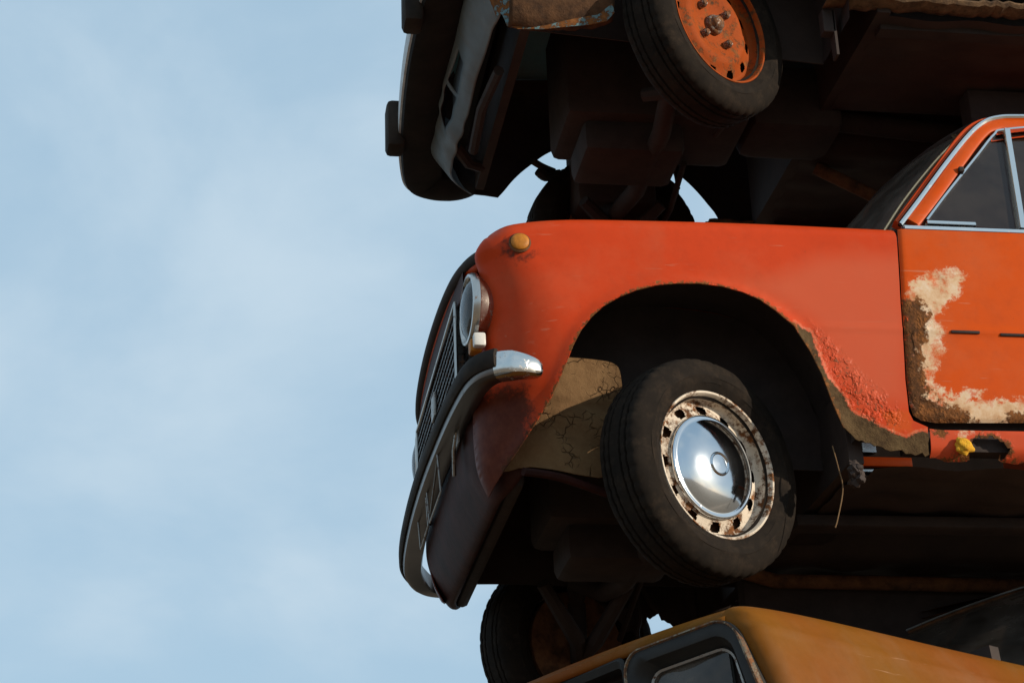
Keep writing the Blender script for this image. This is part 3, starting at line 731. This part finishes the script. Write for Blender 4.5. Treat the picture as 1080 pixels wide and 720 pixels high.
for t in np.linspace(0, 1, 10):
    row = []
    for q in np.linspace(-1, 1, 25):
        hw = .725-.105*t; row.append((.655+.375*t-.17*(1-abs(q)**2.2)-.02*math.sin(math.pi*t), q*hw, .935+.455*t+.012*(1-q*q)))
    P.append(row)
m = MB(); m.grid(P); ws = m.obj('windscreen', M_SCREEN, car)
m = MB(); m.tube(cr([P[0][0], P[3][0], P[6][0], P[9][0], P[9][4], P[9][12], P[9][20], P[9][24], P[6][24], P[3][24], P[0][24]], 5), .009, 8); m.obj('windscreen_seal', M_DARK, ws)
m = MB(); m.tube(cr([tuple(np.array(P[0][1])+(-.006, -.004, .0)), tuple(np.array(P[3][1])+(-.006, -.004, 0)), tuple(np.array(P[6][1])+(-.006, -.004, 0)), tuple(np.array(P[8][1])+(-.006, -.004, 0)), tuple(np.array(P[9][2])+(-.006, 0, 0))], 6), .0055, 8); m.obj('windscreen_trim', chrome('brassy_trim', .05, .35, (.75, .52, .30)), ws)
# cowl under the screen
P = [[(.60+.12*t-.04*(1-q*q), q*.72, .921+.02*t+.03*(1-q*q)) for q in np.linspace(-1, 1, 21)] for t in np.linspace(0, 1, 4)]
m = MB(); m.grid(P); m.obj('cowl', M_REDP, car)

# sill with its rust hole
s_out = [(.662, .316)]+[(.70, .3125), (1.2, .316), (2.15, .318)]+[(2.15, .236)]
bot = resamp([(2.15, .238), (1.1, .236), (.92, .236), (.80, .236), (.662, .236)], .016)
bot = [(x, z+random.uniform(-.005, .005)) for x, z in bot]
HOLE = px_poly([(1021, 468), (1032, 460), (1046, 459), (1062, 466), (1068, 475), (1058, 481), (1040, 484), (1026, 480)], -.775)
SPRIM = px_poly([(1008, 450), (1030, 449), (1030, 460), (1014, 462)], -.775)
SR = px_poly([(985, 480), (1015, 478), (1050, 482), (1090, 480), (1130, 484), (1130, 500), (985, 500)], -.775)
SR2 = px_poly([(978, 448), (998, 448), (1004, 458), (990, 462)], -.775)
_sa = dict(grime_shade=lambda X, Z: np.full(X.shape, -.5), bare=lambda X, Z: -.5+0*X, bubble=lambda X, Z: .01-pdist(X, Z, HOLE+HOLE[:1]), fresh=lambda X, Z: -.5+0*X, fade=lambda X, Z: .5+0*X, primer=lambda X, Z: sdist(X, Z, SPRIM),
           rust=lambda X, Z: np.maximum.reduce([sdist(X, Z, SR), sdist(X, Z, SR2), .010-pdist(X, Z, HOLE+HOLE[:1]), np.where(inpoly(X, Z, HOLE), .05, -.1)]))
def sy_(X, Z): return ybase(X, Z)+.004+roundin(np.abs(.32-Z), .012, .012)+.030*np.clip((.265-Z)/.035, 0, 1)**2
sill = panel('sill', s_out[:-1]+bot, sy_, M_RED, car, h=.010, attrs=_sa, thick=.003)
# cut the rusted hole out of the sill sheet
bm2 = bmesh.new(); bm2.from_mesh(sill.data)
jag = [(x+random.uniform(-.004, .004), z+random.uniform(-.004, .004)) for x, z in resamp(HOLE+HOLE[:1], .012)[:-1]]
dl = [f for f in bm2.faces if inpoly(np.array([f.calc_center_median().x]), np.array([f.calc_center_median().z]), jag)[0]]
bmesh.ops.delete(bm2, geom=dl, context='FACES'); bm2.to_mesh(sill.data); bm2.free()
rear_side(car, -1, M_ORNG); rear_side(car, 1, M_ORNG)
o = panel('sill', [(.662, .316), (2.15, .318), (2.15, .238), (.662, .236)], lambda X, Z: ybase(X, Z)+.004, M_REDP, car, h=.05, flip=True)
m = MB()      # foam squeezed out of the hole
fx, fz = at(1016, 471, -.775)
bmf = bmesh.new(); bmesh.ops.create_icosphere(bmf, subdivisions=4, radius=.024)
for v in bmf.verts:
    n = math.sin(v.co.x*160+1)*math.sin(v.co.z*190)*math.sin(v.co.y*150+2); v.co *= 1+.28*n+.15*math.sin(v.co.x*70+v.co.z*90); v.co.y *= .6
m.add([v.co for v in bmf.verts], [[v.index for v in f.verts] for f in bmf.faces]); bmf.free()
m.obj('sill_foam', M_FOAM, car, loc=(fx, -.775, fz))
m = MB()      # jacking bracket, mud clump and a loose wire behind the wheel
for k in range(26):
    a = random.uniform(0, 6.28); rr = random.uniform(0, .020); bx, bz = at(903, 498, -.74)
    r0 = random.uniform(.008, .018); c = Vector((bx+rr*math.cos(a), -.735+random.uniform(-.02, .02), bz+rr*1.6*math.sin(a)))
    bq = bmesh.new(); bmesh.ops.create_icosphere(bq, subdivisions=2, radius=r0)
    for v in bq.verts: v.co = v.co*random.uniform(.75, 1.2)+c
    m.add([v.co for v in bq.verts], [[v.index for v in f.verts] for f in bq.faces]); bq.free()
m.obj('mud_clump', M_UNDER, car)
m = MB(); m.tube(cr([pp(878, 470, -.72), pp(884, 492, -.735), pp(889, 515, -.735), pp(884, 545, -.74), pp(881, 556, -.74)], 6), .0018, 6); m.obj('loose_wire', M_DUST0, car)
rear_end(car, M_ORNG)

# =====================================================================================
# THE UPPER CAR: teal saloon seen from below
# =====================================================================================
T0 = np.array([.12, 0, 1.38])
up = empty('scrap_car', (T0[0], T0[1], OFF+T0[2]))
tag(up, 'teal and grey scrap car topmost in the stack, with an orange wheel rim', 'car', 'scrap cars stacked on one another')
def tp(px, py, y): x, z = at(px, py, y); return (x-T0[0], z-T0[2])
def tpp(px, py, y): x, z = tp(px, py, y); return (x, y, z)
t_arch_n = [(.05+.33*math.cos(a), .30+.36*math.sin(a)) for a in np.linspace(.08, math.pi-.02, 40)]
t_low = [tp(648, 14, -.76), tp(640, 22, -.76), tp(622, 25, -.76), tp(600, 26, -.76), tp(575, 27, -.76), tp(548, 25, -.76), tp(536, 20, -.76)]
t_front = cr([(-.60, .27), (-.64, .40), (-.65, .60), (-.64, .76), (-.62, .82), (-.56, .862)], 4)
t_top = cr([(-.56, .862), (-.466, .889), (-.319, .906), (-.05, .918), (.226, .922), (.62, .921)], 4)
t_edge = t_front+t_top[1:]
def ty_(X, Z): return ybase(X, Z)+roundin(pdist(X, Z, t_front), .10, .09)+roundin(pdist(X, Z, t_top), .055, .055)*np.clip((X+.66)/.08, 0, 1)
out = t_edge+[(.60, .36), (.60, .335), (.40, .335)]+t_arch_n+[tuple(p) for p in t_low]
panel('fender', out, ty_, paint('rust_eaten_teal_enamel', (.10, .20, .22), (.14, .22, .24), spots=.52, dirt=.6), up, h=.022, rims=[(t_edge, (.004, .014, .03))])
# flaked lower flange ahead of the near wheel
lf = resamp([tp(537, 22, -.755), tp(560, 26, -.755), tp(600, 25, -.755), tp(630, 24, -.755), tp(648, 16, -.755)], .012)
m = MB(); rows = []
for t in np.linspace(0, 1, 5):
    rows.append([(x, -.800+.075*t, z+.12*(1-t)**2-.004+random.uniform(-.004, .004)*(t > .9)) for x, z in lf])
m.grid(rows); o = m.obj('fender_flange', M_FLANGE, up); md = o.modifiers.new('sheet', 'SOLIDIFY'); md.thickness = .005
# far fender, arch open to the sky
t_arch_f = [tp(px, py, .785) for px, py in ((775, 275), (757, 231), (747, 216), (735, 201), (722, 188), (710, 179), (697, 170), (685, 163), (665, 152), (640, 145), (615, 146), (598, 151), (583, 158), (572, 164), (560, 173), (550, 181), (540, 191), (532, 201), (525, 209))]
t_front_f = cr([(-.50, .43), (-.60, .46), (-.65, .60), (-.64, .76), (-.62, .82), (-.56, .862)], 4)
out = t_front_f+t_top[1:]+[(.62, .36), (.62, .30), (.48, .24)]+cr(t_arch_f, 3)+[tp(512, 204, .76)]
panel('fender', out, lambda X, Z: ty_(X, Z), M_DARK, up, h=.022, rims=[(t_edge, (.004, .014, .03))], flip=True)
hood(up, M_TEAL, x0=-.655, bow=.03)
# valance with its two air slots
prof_v = cr([(-.655, .62), (-.672, .53), (-.672, .46), (-.660, .415), (-.640, .375), (-.620, .345), (-.598, .325)], 3)
P = []; qs = np.linspace(-1, 1, 61)
for x, z in prof_v:
    P.append([(x-.012*q+(.11 if q > 0 else .04)*max(0, (abs(q)-.62)/.38)**2+.006*math.sin(q*9+1)*math.sin(z*40)+.004*math.sin(q*31+z*22)*max(0, math.sin(q*5)), q*(.70 if q < 0 else .66), z+.002*math.sin(q*17)+.045*max(0, (q-.40)/.60)**2) for q in qs])
m = MB(); m.grid(P, skip=lambda i, j: 8 <= i <= 11 and (21 <= j <= 28 or 30 <= j <= 39)); o = m.obj('valance', M_GREY, up)
o['label'] = 'dented grey front apron with two air slots'
md = o.modifiers.new('sheet', 'SOLIDIFY'); md.thickness = .004
m = MB(); m.box((-.50, -.70, .33), (-.47, .55, .82)); m.obj('radiator_panel', M_DARK, up, smooth=False)
m = MB(); m.box((-.56, -.66, .55), (-.52, .66, .82)); m.obj('grille', M_BLK, up, smooth=False)
m = MB(); m.tube([(-.54, -.30, .30), (-.56, -.05, .31), (-.555, .2, .29)], .018, 8); m.tube([(-.6, .30, .36), (-.55, .36, .33), (-.50, .40, .34)], .02, 8); m.obj('apron_hose', M_DARK, up)
# bumper: deep grey bar with dark underside and rubber blocks
tb = cr([(-.42, -.83, .50), (-.60, -.82, .50), (-.72, -.76, .50), (-.78, -.55, .50), (-.80, -.30, .50), (-.802, 0, .495), (-.785, .35, .485), (-.755, .62, .47), (-.715, .755, .468), (-.63, .80, .462), (-.53, .80, .462), (-.46, .79, .465)], 6)
pr_ = [(-.075, .02), (-.06, -.035), (-.03, -.052), (.014, -.060), (.052, -.060), (.074, -.052), (.082, -.038), (.082, .038), (.074, .052), (.052, .06), (-.06, .055)]
m = MB(); m.sweep(tb, [(-(a-.08), b) for a, b in pr_], [1]*(len(tb)-8)+[.97, .93, .87, .80, .72, .62, .5, .3]); tbm = m.obj('bumper', M_RUBD, up)
m = MB(); m.sweep(tb[8:-16], [(-(a-.08), b) for a, b in [(.080, -.040), (.088, -.036), (.090, -.02), (.090, .03), (.086, .040), (.080, .040)]]); m.obj('bumper_face', simple('weathered_aluminium', (.34, .33, .32), (.56, .55, .53), .5, .35, 14, .5), tbm)
for y, xx in ((.43, -.777), (-.36, -.796)):
    m = MB(); m.box((xx-.055, y-.055, .40), (xx+.01, y+.045, .585), bev=.018); m.obj('bumper_block', M_RUB, tbm)
# insides of the arch corners
well_t = [(-.50, .33), (-.45, .50), (-.33, .66), (-.20, .76), (0, .80), (.25, .77), (.40, .62), (.46, .40), (.46, .26)]
m = MB(); m.grid([[(x, -.765+.27*t, z) for t in np.linspace(0, 1, 5)] for x, z in cr(well_t, 4)]); m.obj('wheel_arch_liner', M_DARK, up)
panel('inner_wing', cr(well_t, 4), lambda X, Z: -.50+0*X, M_UNDER, up, h=.04)
m = MB(); m.box((-.16, .40, .22), (.13, .60, .82), bev=.03); m.obj('spring_tower', M_UNDER, up)
m = MB(); m.tube(cr([tpp(562, 170, .60), tpp(572, 176, .62), tpp(584, 181, .66)], 4), .013, 8); m.tube(cr([tpp(568, 180, .62), tpp(576, 186, .64), tpp(590, 184, .66)], 4), .020, 8); m.obj('brake_line', M_DARK, up)
m = MB(); m.tube(cr([tpp(684, 160, .62), tpp(694, 178, .64), tpp(704, 190, .66), tpp(716, 200, .68)], 5), .009, 8); m.tube(cr([tpp(702, 170, .62), tpp(711, 180, .65), tpp(714, 192, .68), tpp(714, 205, .7)], 5), .008, 8); m.obj('brake_hose', M_DARK, up)
mechanics(up, dict(wn=(.07, -.66, .225), wf=(.01, .62, .19), zf=.312, rail=.06, fx0=.60, tower=False, rx=1.0, pipe=False), None)
wheel(up, (.032, -.665, .250), R(34), M_RIMO, False, 1, R(20))
wheel(up, (.005, .62, .175), R(7), M_RIMO, False, -1, k=1.07)
wheel(up, (2.424, -.66, .28), 0, M_RIMO, False, 1); wheel(up, (2.424, .66, .28), 0, M_RIMO, False, -1)
for sy in (-1, 1):
    panel('door', [(.625, .921), (.61, .36), (1.55, .36), (1.555, .923)], lambda X, Z: ybase(X, Z), M_TEAL, up, h=.05, flip=sy > 0)
    m = MB(); m.box((.60 if sy < 0 else .64, sy*(.63 if sy < 0 else .70)-.025, .300 if sy < 0 else .19), (2.25, sy*(.63 if sy < 0 else .70)+.025, .90)); m.obj('inner_sill', M_DARK, up, smooth=False)
    rear_side(up, sy, M_TEAL)
    jag = [(x, .334+random.uniform(-.006, .004)) for x in np.arange(.40, 2.15, .02)]
    m = MB(); rows = []
    for t, (dy_, dz) in enumerate(((0, .018), (-.003, .010), (.004, 0), (.030, -.006), (.06, -.004))):
        rows.append([(x, sy*(.765-dy_), z+dz) for x, z in jag])
    m.grid(rows); o = m.obj('sill', M_RUSTL, up); md = o.modifiers.new('sheet', 'SOLIDIFY'); md.thickness = .004
m = MB(); m.box((.432, -.70, .17), (.440, -.66, .33)); m.box((.40, -.70, .25), (.44, -.66, .33), bev=.004); m.obj('jacking_bracket', M_UNDER, up, smooth=False)
greenhouse(up, M_TEAL, (.69, -.74, .95), (1.05, -.62, 1.39), 1.395)
P = [[(.655+.39*t-.17*(1-abs(q)**2.2), q*(.72-.1*t), .935+.45*t) for q in np.linspace(-1, 1, 15)] for t in np.linspace(0, 1, 6)]
MB().grid(P).obj('windscreen', M_GLASS, up)
rear_end(up, M_TEAL)

# =====================================================================================
# THE LOWER CAR: mustard saloon turned towards the camera
# =====================================================================================
LA = R(33); L0 = np.array([.088, -.213, -1.15])
lo = empty('scrap_car', (L0[0]+.052, L0[1]-.01, OFF+L0[2]-.032), LA); lo.rotation_euler = (R(-5), 0, LA)      # leans to its far side
tag(lo, 'mustard-orange scrap car lowest in the stack, with a black rectangular headlight surround', 'car', 'scrap cars stacked on one another')
LZ = lambda x: float(np.interp(x, [-.66, -.62, -.5, -.29, -.02, .22, .56, 1.5, 2.3, 3.4], [.838, .846, .858, .864, .865, .865, .868, .90, .90, .86]))
l_top = cr([(-.640, .815), (-.615, .842), (-.50, .858), (-.29, .865), (-.02, .866), (.22, .866), (.62, .870)], 5)
l_front = cr([(-.54, .20), (-.60, .35), (-.615, .60), (-.632, .77), (-.640, .815)], 5)
l_edge = l_front+l_top[1:]
l_arch = [(.02+.35*math.cos(a), .28+.35*math.sin(a)) for a in np.linspace(0, math.pi, 40)]
def lyf(X, Z):
    Y = -.832+.04*np.clip((.55-Z)/.35, 0, 1)**2+.085*np.clip((Z-.60)/.25, 0, 1.1)**1.6
    Y = Y-.006*np.exp(-((Z-(.775-.02*(X+.6)))/.010)**2)
    return Y+roundin(pdist(X, Z, l_front), .05, .05)+roundin(pdist(X, Z, l_top), .045, .045)
panel('fender', l_edge+[(.62, .36), (.62, .26), (.40, .25)]+l_arch+[(-.36, .20)], lyf, M_MUST, lo, h=.014, rims=[(l_edge, RIM)])
panel('fender', l_edge+[(.62, .36), (.62, .26), (.40, .25)]+l_arch+[(-.36, .20)], lyf, M_MUST, lo, h=.03, rims=[(l_edge, (.004, .015, .03))], flip=True)
P = []
for t in np.linspace(0, 1, 30):
    row = []
    for q in np.linspace(-1, 1, 41):
        xf = -.640-.040*(1-q*q); x = xf+(.60-xf)*t; z = LZ(max(x, -.62))-.002+.016*(1-abs(q)**3); d = x-xf
        if d < .05: z -= .028*(1-math.sqrt(max(0, 1-(1-d/.05)**2)))
        row.append((x, q*.705, z))
    P.append(row)
P = [[(x+.004, y, z-.024) for x, y, z in P[0]], [(x-.002, y, z-.012) for x, y, z in P[0]]]+P
m = MB(); m.grid(P); o = m.obj('hood', M_MUST, lo); md = o.modifiers.new('sheet', 'SOLIDIFY'); md.thickness = .005; md.offset = -1
# black front: grille bay and headlight surrounds
xf = lambda y: -.634-.040*(1-(y/.722)**2)
m = MB(); m.grid([[(xf(y)+.055, y, z) for y in np.linspace(-.70, .70, 31)] for z in np.linspace(.40, .816, 6)])
m.grid([[(xf(y)+.055*t, y, .815) for y in np.linspace(-.70, .70, 31)] for t in (0, 1)]); m.obj('front_panel', M_DARK, lo)
def rrect(y0, y1, z0, z1, r, n=6):
    out = []
    for cy, cz, a0 in ((y1-r, z1-r, 0), (y0+r, z1-r, 90), (y0+r, z0+r, 180), (y1-r, z0+r, 270)):
        out += [(cy+r*math.cos(R(a0+90*k/n)), cz+r*math.sin(R(a0+90*k/n))) for k in range(n+1)]
    return out
def ring_loft(name, loops, mat, parent):
    m = MB(); m.grid([[(x0+xf(y), y*(1+.40*max(0, .83-z)*max(0, (abs(y)-.45)/.27)), z-.013) for y, z in lp] for x0, lp in loops], closed_v=True); return m.obj(name, mat, parent, sharp=50)
for sy in (-1, 1):
    ya, yb = sorted((sy*.386, sy*.728))
    hl = ring_loft('headlight', [(.03, rrect(ya, yb, .56, .826, .055)), (-.006, rrect(ya, yb, .56, .826, .055)), (-.012, rrect(ya+.008, yb-.008, .568, .818, .05)), (-.006, rrect(ya+.03, yb-.03, .59, .790, .045)), (.030, rrect(ya+.045, yb-.045, .605, .772, .04)), (.034, rrect(ya+.05, yb-.05, .61, .767, .04))], M_BLK, lo)
    hl['label'] = 'rectangular headlight in a scuffed black surround'
    ring_loft('surround_edge', [(-.004, rrect(ya-.003, yb+.003, .557, .803, .058)), (-.0155, rrect(ya+.001, yb-.001, .561, .825, .055)), (-.0165, rrect(ya+.005, yb-.005, .565, .821, .052)), (-.009, rrect(ya+.009, yb-.009, .569, .817, .05))], chrome('rusty_surround', .20, .35, (.20, .15, .10)), hl)
    ring_loft('lamp_rim', [(.032, rrect(ya+.047, yb-.047, .607, .770, .04)), (.022, rrect(ya+.050, yb-.050, .610, .767, .038)), (.024, rrect(ya+.056, yb-.056, .616, .761, .034)), (.034, rrect(ya+.058, yb-.058, .618, .759, .033))], M_PLATE, hl)
    m = MB(); y0, y1 = ya+.055, yb-.055; m.grid([[(xf(y)+.032-.012*math.sin(math.pi*(y-y0)/(y1-y0))*math.sin(math.pi*(z-.615)/.127), y, z) for y in np.linspace(y0, y1, 15)] for z in np.linspace(.615, .762, 11)]); m.obj('lens', M_DLENS, hl)
    m = MB(); m.grid([[(xf(y)+.042, y, z) for y in np.linspace(y0, y1, 5)] for z in np.linspace(.615, .762, 4)]); m.obj('reflector', M_DREFL, hl)
m = MB()
loops = [(.03, rrect(-.384, .384, .57, .824, .02)), (-.004, rrect(-.384, .384, .57, .824, .02)), (-.010, rrect(-.378, .378, .578, .816, .018)), (-.004, rrect(-.372, .372, .594, .798, .012)), (.03, rrect(-.368, .368, .598, .794, .012))]
m.grid([[(x0+xf(y), y, z-.013) for y, z in lp] for x0, lp in loops], closed_v=True)
for k in range(7):
    z = .612+.024*k; m.grid([[(xf(y)+a, y, z+b) for y in np.linspace(-.37, .37, 21)] for a, b in ((.012, -.003), (.004, 0), (.012, .003))])
m.obj('grille', M_BLK, lo)
m = MB(); m.sweep(cr([(-.45, -.80, .45), (-.60, -.79, .45), (-.68, -.70, .45), (-.72, -.3, .45), (-.73, 0, .45), (-.72, .3, .45), (-.68, .70, .45), (-.60, .79, .45), (-.45, .80, .45)], 5), [(0, -.05), (-.03, -.03), (-.03, .03), (0, .05)]); m.obj('bumper', M_CHROMED, lo)
P = [[(xf(y)+a, y, z) for y in np.linspace(-.7, .7, 21)] for a, z in ((.0, .56), (.03, .40), (.06, .25), (.10, .20))]
m = MB(); m.grid(P); m.obj('valance', M_MUST, lo)
for sy in (-1, 1):
    panel('door', [(.625, .868), (.62, .36), (1.55, .36), (1.555, .90)], lambda X, Z: -.832+.04*np.clip((.55-Z)/.35, 0, 1)**2+.085*np.clip((Z-.60)/.25, 0, 1.1)**1.6, M_MUST, lo, h=.05, flip=sy > 0)
    rear_side(lo, sy, M_MUST, w=.80)
    panel('sill', [(.42, .35), (2.2, .35), (2.2, .24), (.42, .25)], lambda X, Z: -.735+0*X, M_MUST, lo, h=.06, flip=sy > 0)
mechanics(lo, dict(wn=(.02, -.66, .29), wf=(.02, .66, .29), zf=.26, rail=.15, fx0=.47), None)
for sx, sy in ((.02, -1), (.02, 1), (2.424, -1), (2.424, 1)): wheel(lo, (sx, sy*.67, .298 if sy < 0 else .41), 0, M_RIMW, sx > 1, -sy)
# crushed roof: the car above sits on it
greenhouse(lo, M_MUST, (.70, -.70, .90), (1.08, -.62, 1.22), 1.275, crown=.02, crush=lambda x, y: .012*math.sin(x*7+y*5)-.02*max(0, 1-abs(x-1.7)/.5))
P = []
for t in np.linspace(0, 1, 10):
    P.append([(.66+.40*t-.13*(1-abs(q)**2.2), q*(.70-.085*t), .885+.35*t-.045*t*(q+1)) for q in np.linspace(-1, 1, 25)])
m = MB(); m.grid(P); ws = m.obj('windscreen', M_SCREEN, lo)
m = MB(); m.tube(cr([P[0][0], P[4][0], P[9][0], P[9][4], P[9][8], P[9][12], P[9][16], P[9][20], P[9][24], P[4][24], P[0][24]], 6), .011, 8); m.obj('windscreen_seal', M_RUST, ws)
m = MB(); m.tube(cr([tuple(np.array(P[9][k])+(-.012, 0, .004)) for k in range(0, 25, 3)], 4), .0035, 6); m.obj('windscreen_trim', M_CHROMED, ws)
for sy in (-1, 1):
    m = MB(); m.sweep([(.68, sy*.71, .88), (.88, sy*.67, 1.05), (1.07, sy*.635, 1.225)], [(-.018, -.03), (.018, -.03), (.018, .03), (-.018, .03)]); m.obj('windscreen_pillar', M_MUST, lo)
    m = MB(); m.box((1.10, sy*.36-.22, .36), (1.58, sy*.36+.22, .50), bev=.04); s0 = m.obj('seat', M_CLOTH, lo)
    m = MB(); m.box((1.55, sy*.36-.21, .45), (1.68, sy*.36+.21, .98), bev=.05); m.obj('backrest', M_CLOTH, s0)
    m = MB(); m.box((1.585, sy*.42-.12, 1.10), (1.67, sy*.42+.12, 1.245), bev=.035); m.obj('headrest', M_CLOTH, s0)
rear_end(lo, M_MUST)

# =====================================================================================
# GROUND, SKY, SUN, CAMERA
# =====================================================================================
xs = np.concatenate([np.linspace(-900, -20, 12), np.linspace(-16, 16, 65), np.linspace(20, 900, 12)]); P = []
for y in np.concatenate([np.linspace(-900, -20, 12), np.linspace(-16, 16, 65), np.linspace(20, 900, 12)]):
    row = []
    for x in xs:
        s_ = 1/(1+math.exp(max(-60, min(60, -(y+3.2)*3.0)))); k = 1.952*s_
        row.append((x, y, k+(.03*math.sin(x*1.3)*math.sin(y*1.1) if y < -4.5 else 0)))
    P.append(row)
g = MB().grid(P).obj('ground', simple('dry_scrapyard_earth', (.19, .135, .09), (.30, .22, .15), .95, 0, 2.2, .5), None)
tag(g, 'dry brown earth bank under the stack', 'ground', kind='structure')

SUN_AZ = R(57)      # from -y towards +x
SUN_EL = R(15)
sd = Vector((math.sin(SUN_AZ)*math.cos(SUN_EL), -math.cos(SUN_AZ)*math.cos(SUN_EL), math.sin(SUN_EL)))
sl = bpy.data.lights.new('sun', 'SUN'); sl.energy = 4.6; sl.angle = R(.5); sl.color = (1, .87, .70)
so = bpy.data.objects.new('sun', sl); col.objects.link(so); so.rotation_euler = sd.to_track_quat('Z', 'Y').to_euler(); so.location = (8, -8, 12)

w = bpy.data.worlds.new('World'); scene.world = w; w.use_nodes = True; nt = w.node_tree
bg = nt.nodes['Background']; bg.inputs['Strength'].default_value = .12
sky = nt.nodes.new('ShaderNodeTexSky'); sky.sky_type = 'NISHITA'; sky.sun_disc = False
sky.sun_elevation = SUN_EL; sky.sun_rotation = math.atan2(sd.x, sd.y); sky.air_density = 1.0; sky.dust_density = 1.0; sky.ozone_density = 1.2
tc = nt.nodes.new('ShaderNodeTexCoord'); mp = nt.nodes.new('ShaderNodeMapping'); mp.inputs['Scale'].default_value = (1.0, 1.0, 1.5); mp.inputs['Location'].default_value = (.42, .1, .75); mp.inputs['Rotation'].default_value = (0, R(18), 0)
nz = nt.nodes.new('ShaderNodeTexNoise'); nz.inputs['Scale'].default_value = 4.0; nz.inputs['Detail'].default_value = 8; nz.inputs['Roughness'].default_value = .52; nz.inputs['Distortion'].default_value = .25
rp_ = nt.nodes.new('ShaderNodeValToRGB'); rp_.color_ramp.interpolation = 'EASE'; rp_.color_ramp.elements[0].position = .40; rp_.color_ramp.elements[0].color = (0, 0, 0, 1); rp_.color_ramp.elements[1].position = .72; rp_.color_ramp.elements[1].color = (1, 1, 1, 1)
# thin haze over the whole sky (even veil), then soft white wisps on top of it
veil = nt.nodes.new('ShaderNodeMix'); veil.data_type = 'RGBA'; veil.inputs[0].default_value = .80; veil.inputs[7].default_value = (3.75, 5.36, 6.74, 1)
nt.links.new(sky.outputs[0], veil.inputs[6])
mx = nt.nodes.new('ShaderNodeMix'); mx.data_type = 'RGBA'; mx.inputs[7].default_value = (4.62, 5.78, 6.74, 1)
L = nt.links.new
L(tc.outputs['Generated'], mp.inputs[0]); L(mp.outputs[0], nz.inputs['Vector']); L(nz.outputs['Fac'], rp_.inputs[0]); L(rp_.outputs[0], mx.inputs[0]); L(veil.outputs[2], mx.inputs[6]); L(mx.outputs[2], bg.inputs['Color'])

cam = bpy.data.cameras.new('camera'); cam.sensor_width = 36; cam.lens = F/1080*36; cam.clip_end = 5000; cam.clip_start = .05
co = bpy.data.objects.new('camera', cam); col.objects.link(co)
Mx = Matrix(((_r[0], _u[0], -_f[0], CAM[0]), (_r[1], _u[1], -_f[1], CAM[1]), (_r[2], _u[2], -_f[2], CAM[2]+OFF), (0, 0, 0, 1)))
co.matrix_world = Mx; scene.camera = co
scene.view_settings.view_transform = 'Standard'; scene.view_settings.look = 'None'; scene.view_settings.gamma = 1; scene.view_settings.use_curve_mapping = False
scene.view_settings.exposure = 0.0
scene.cycles.max_bounces = 6
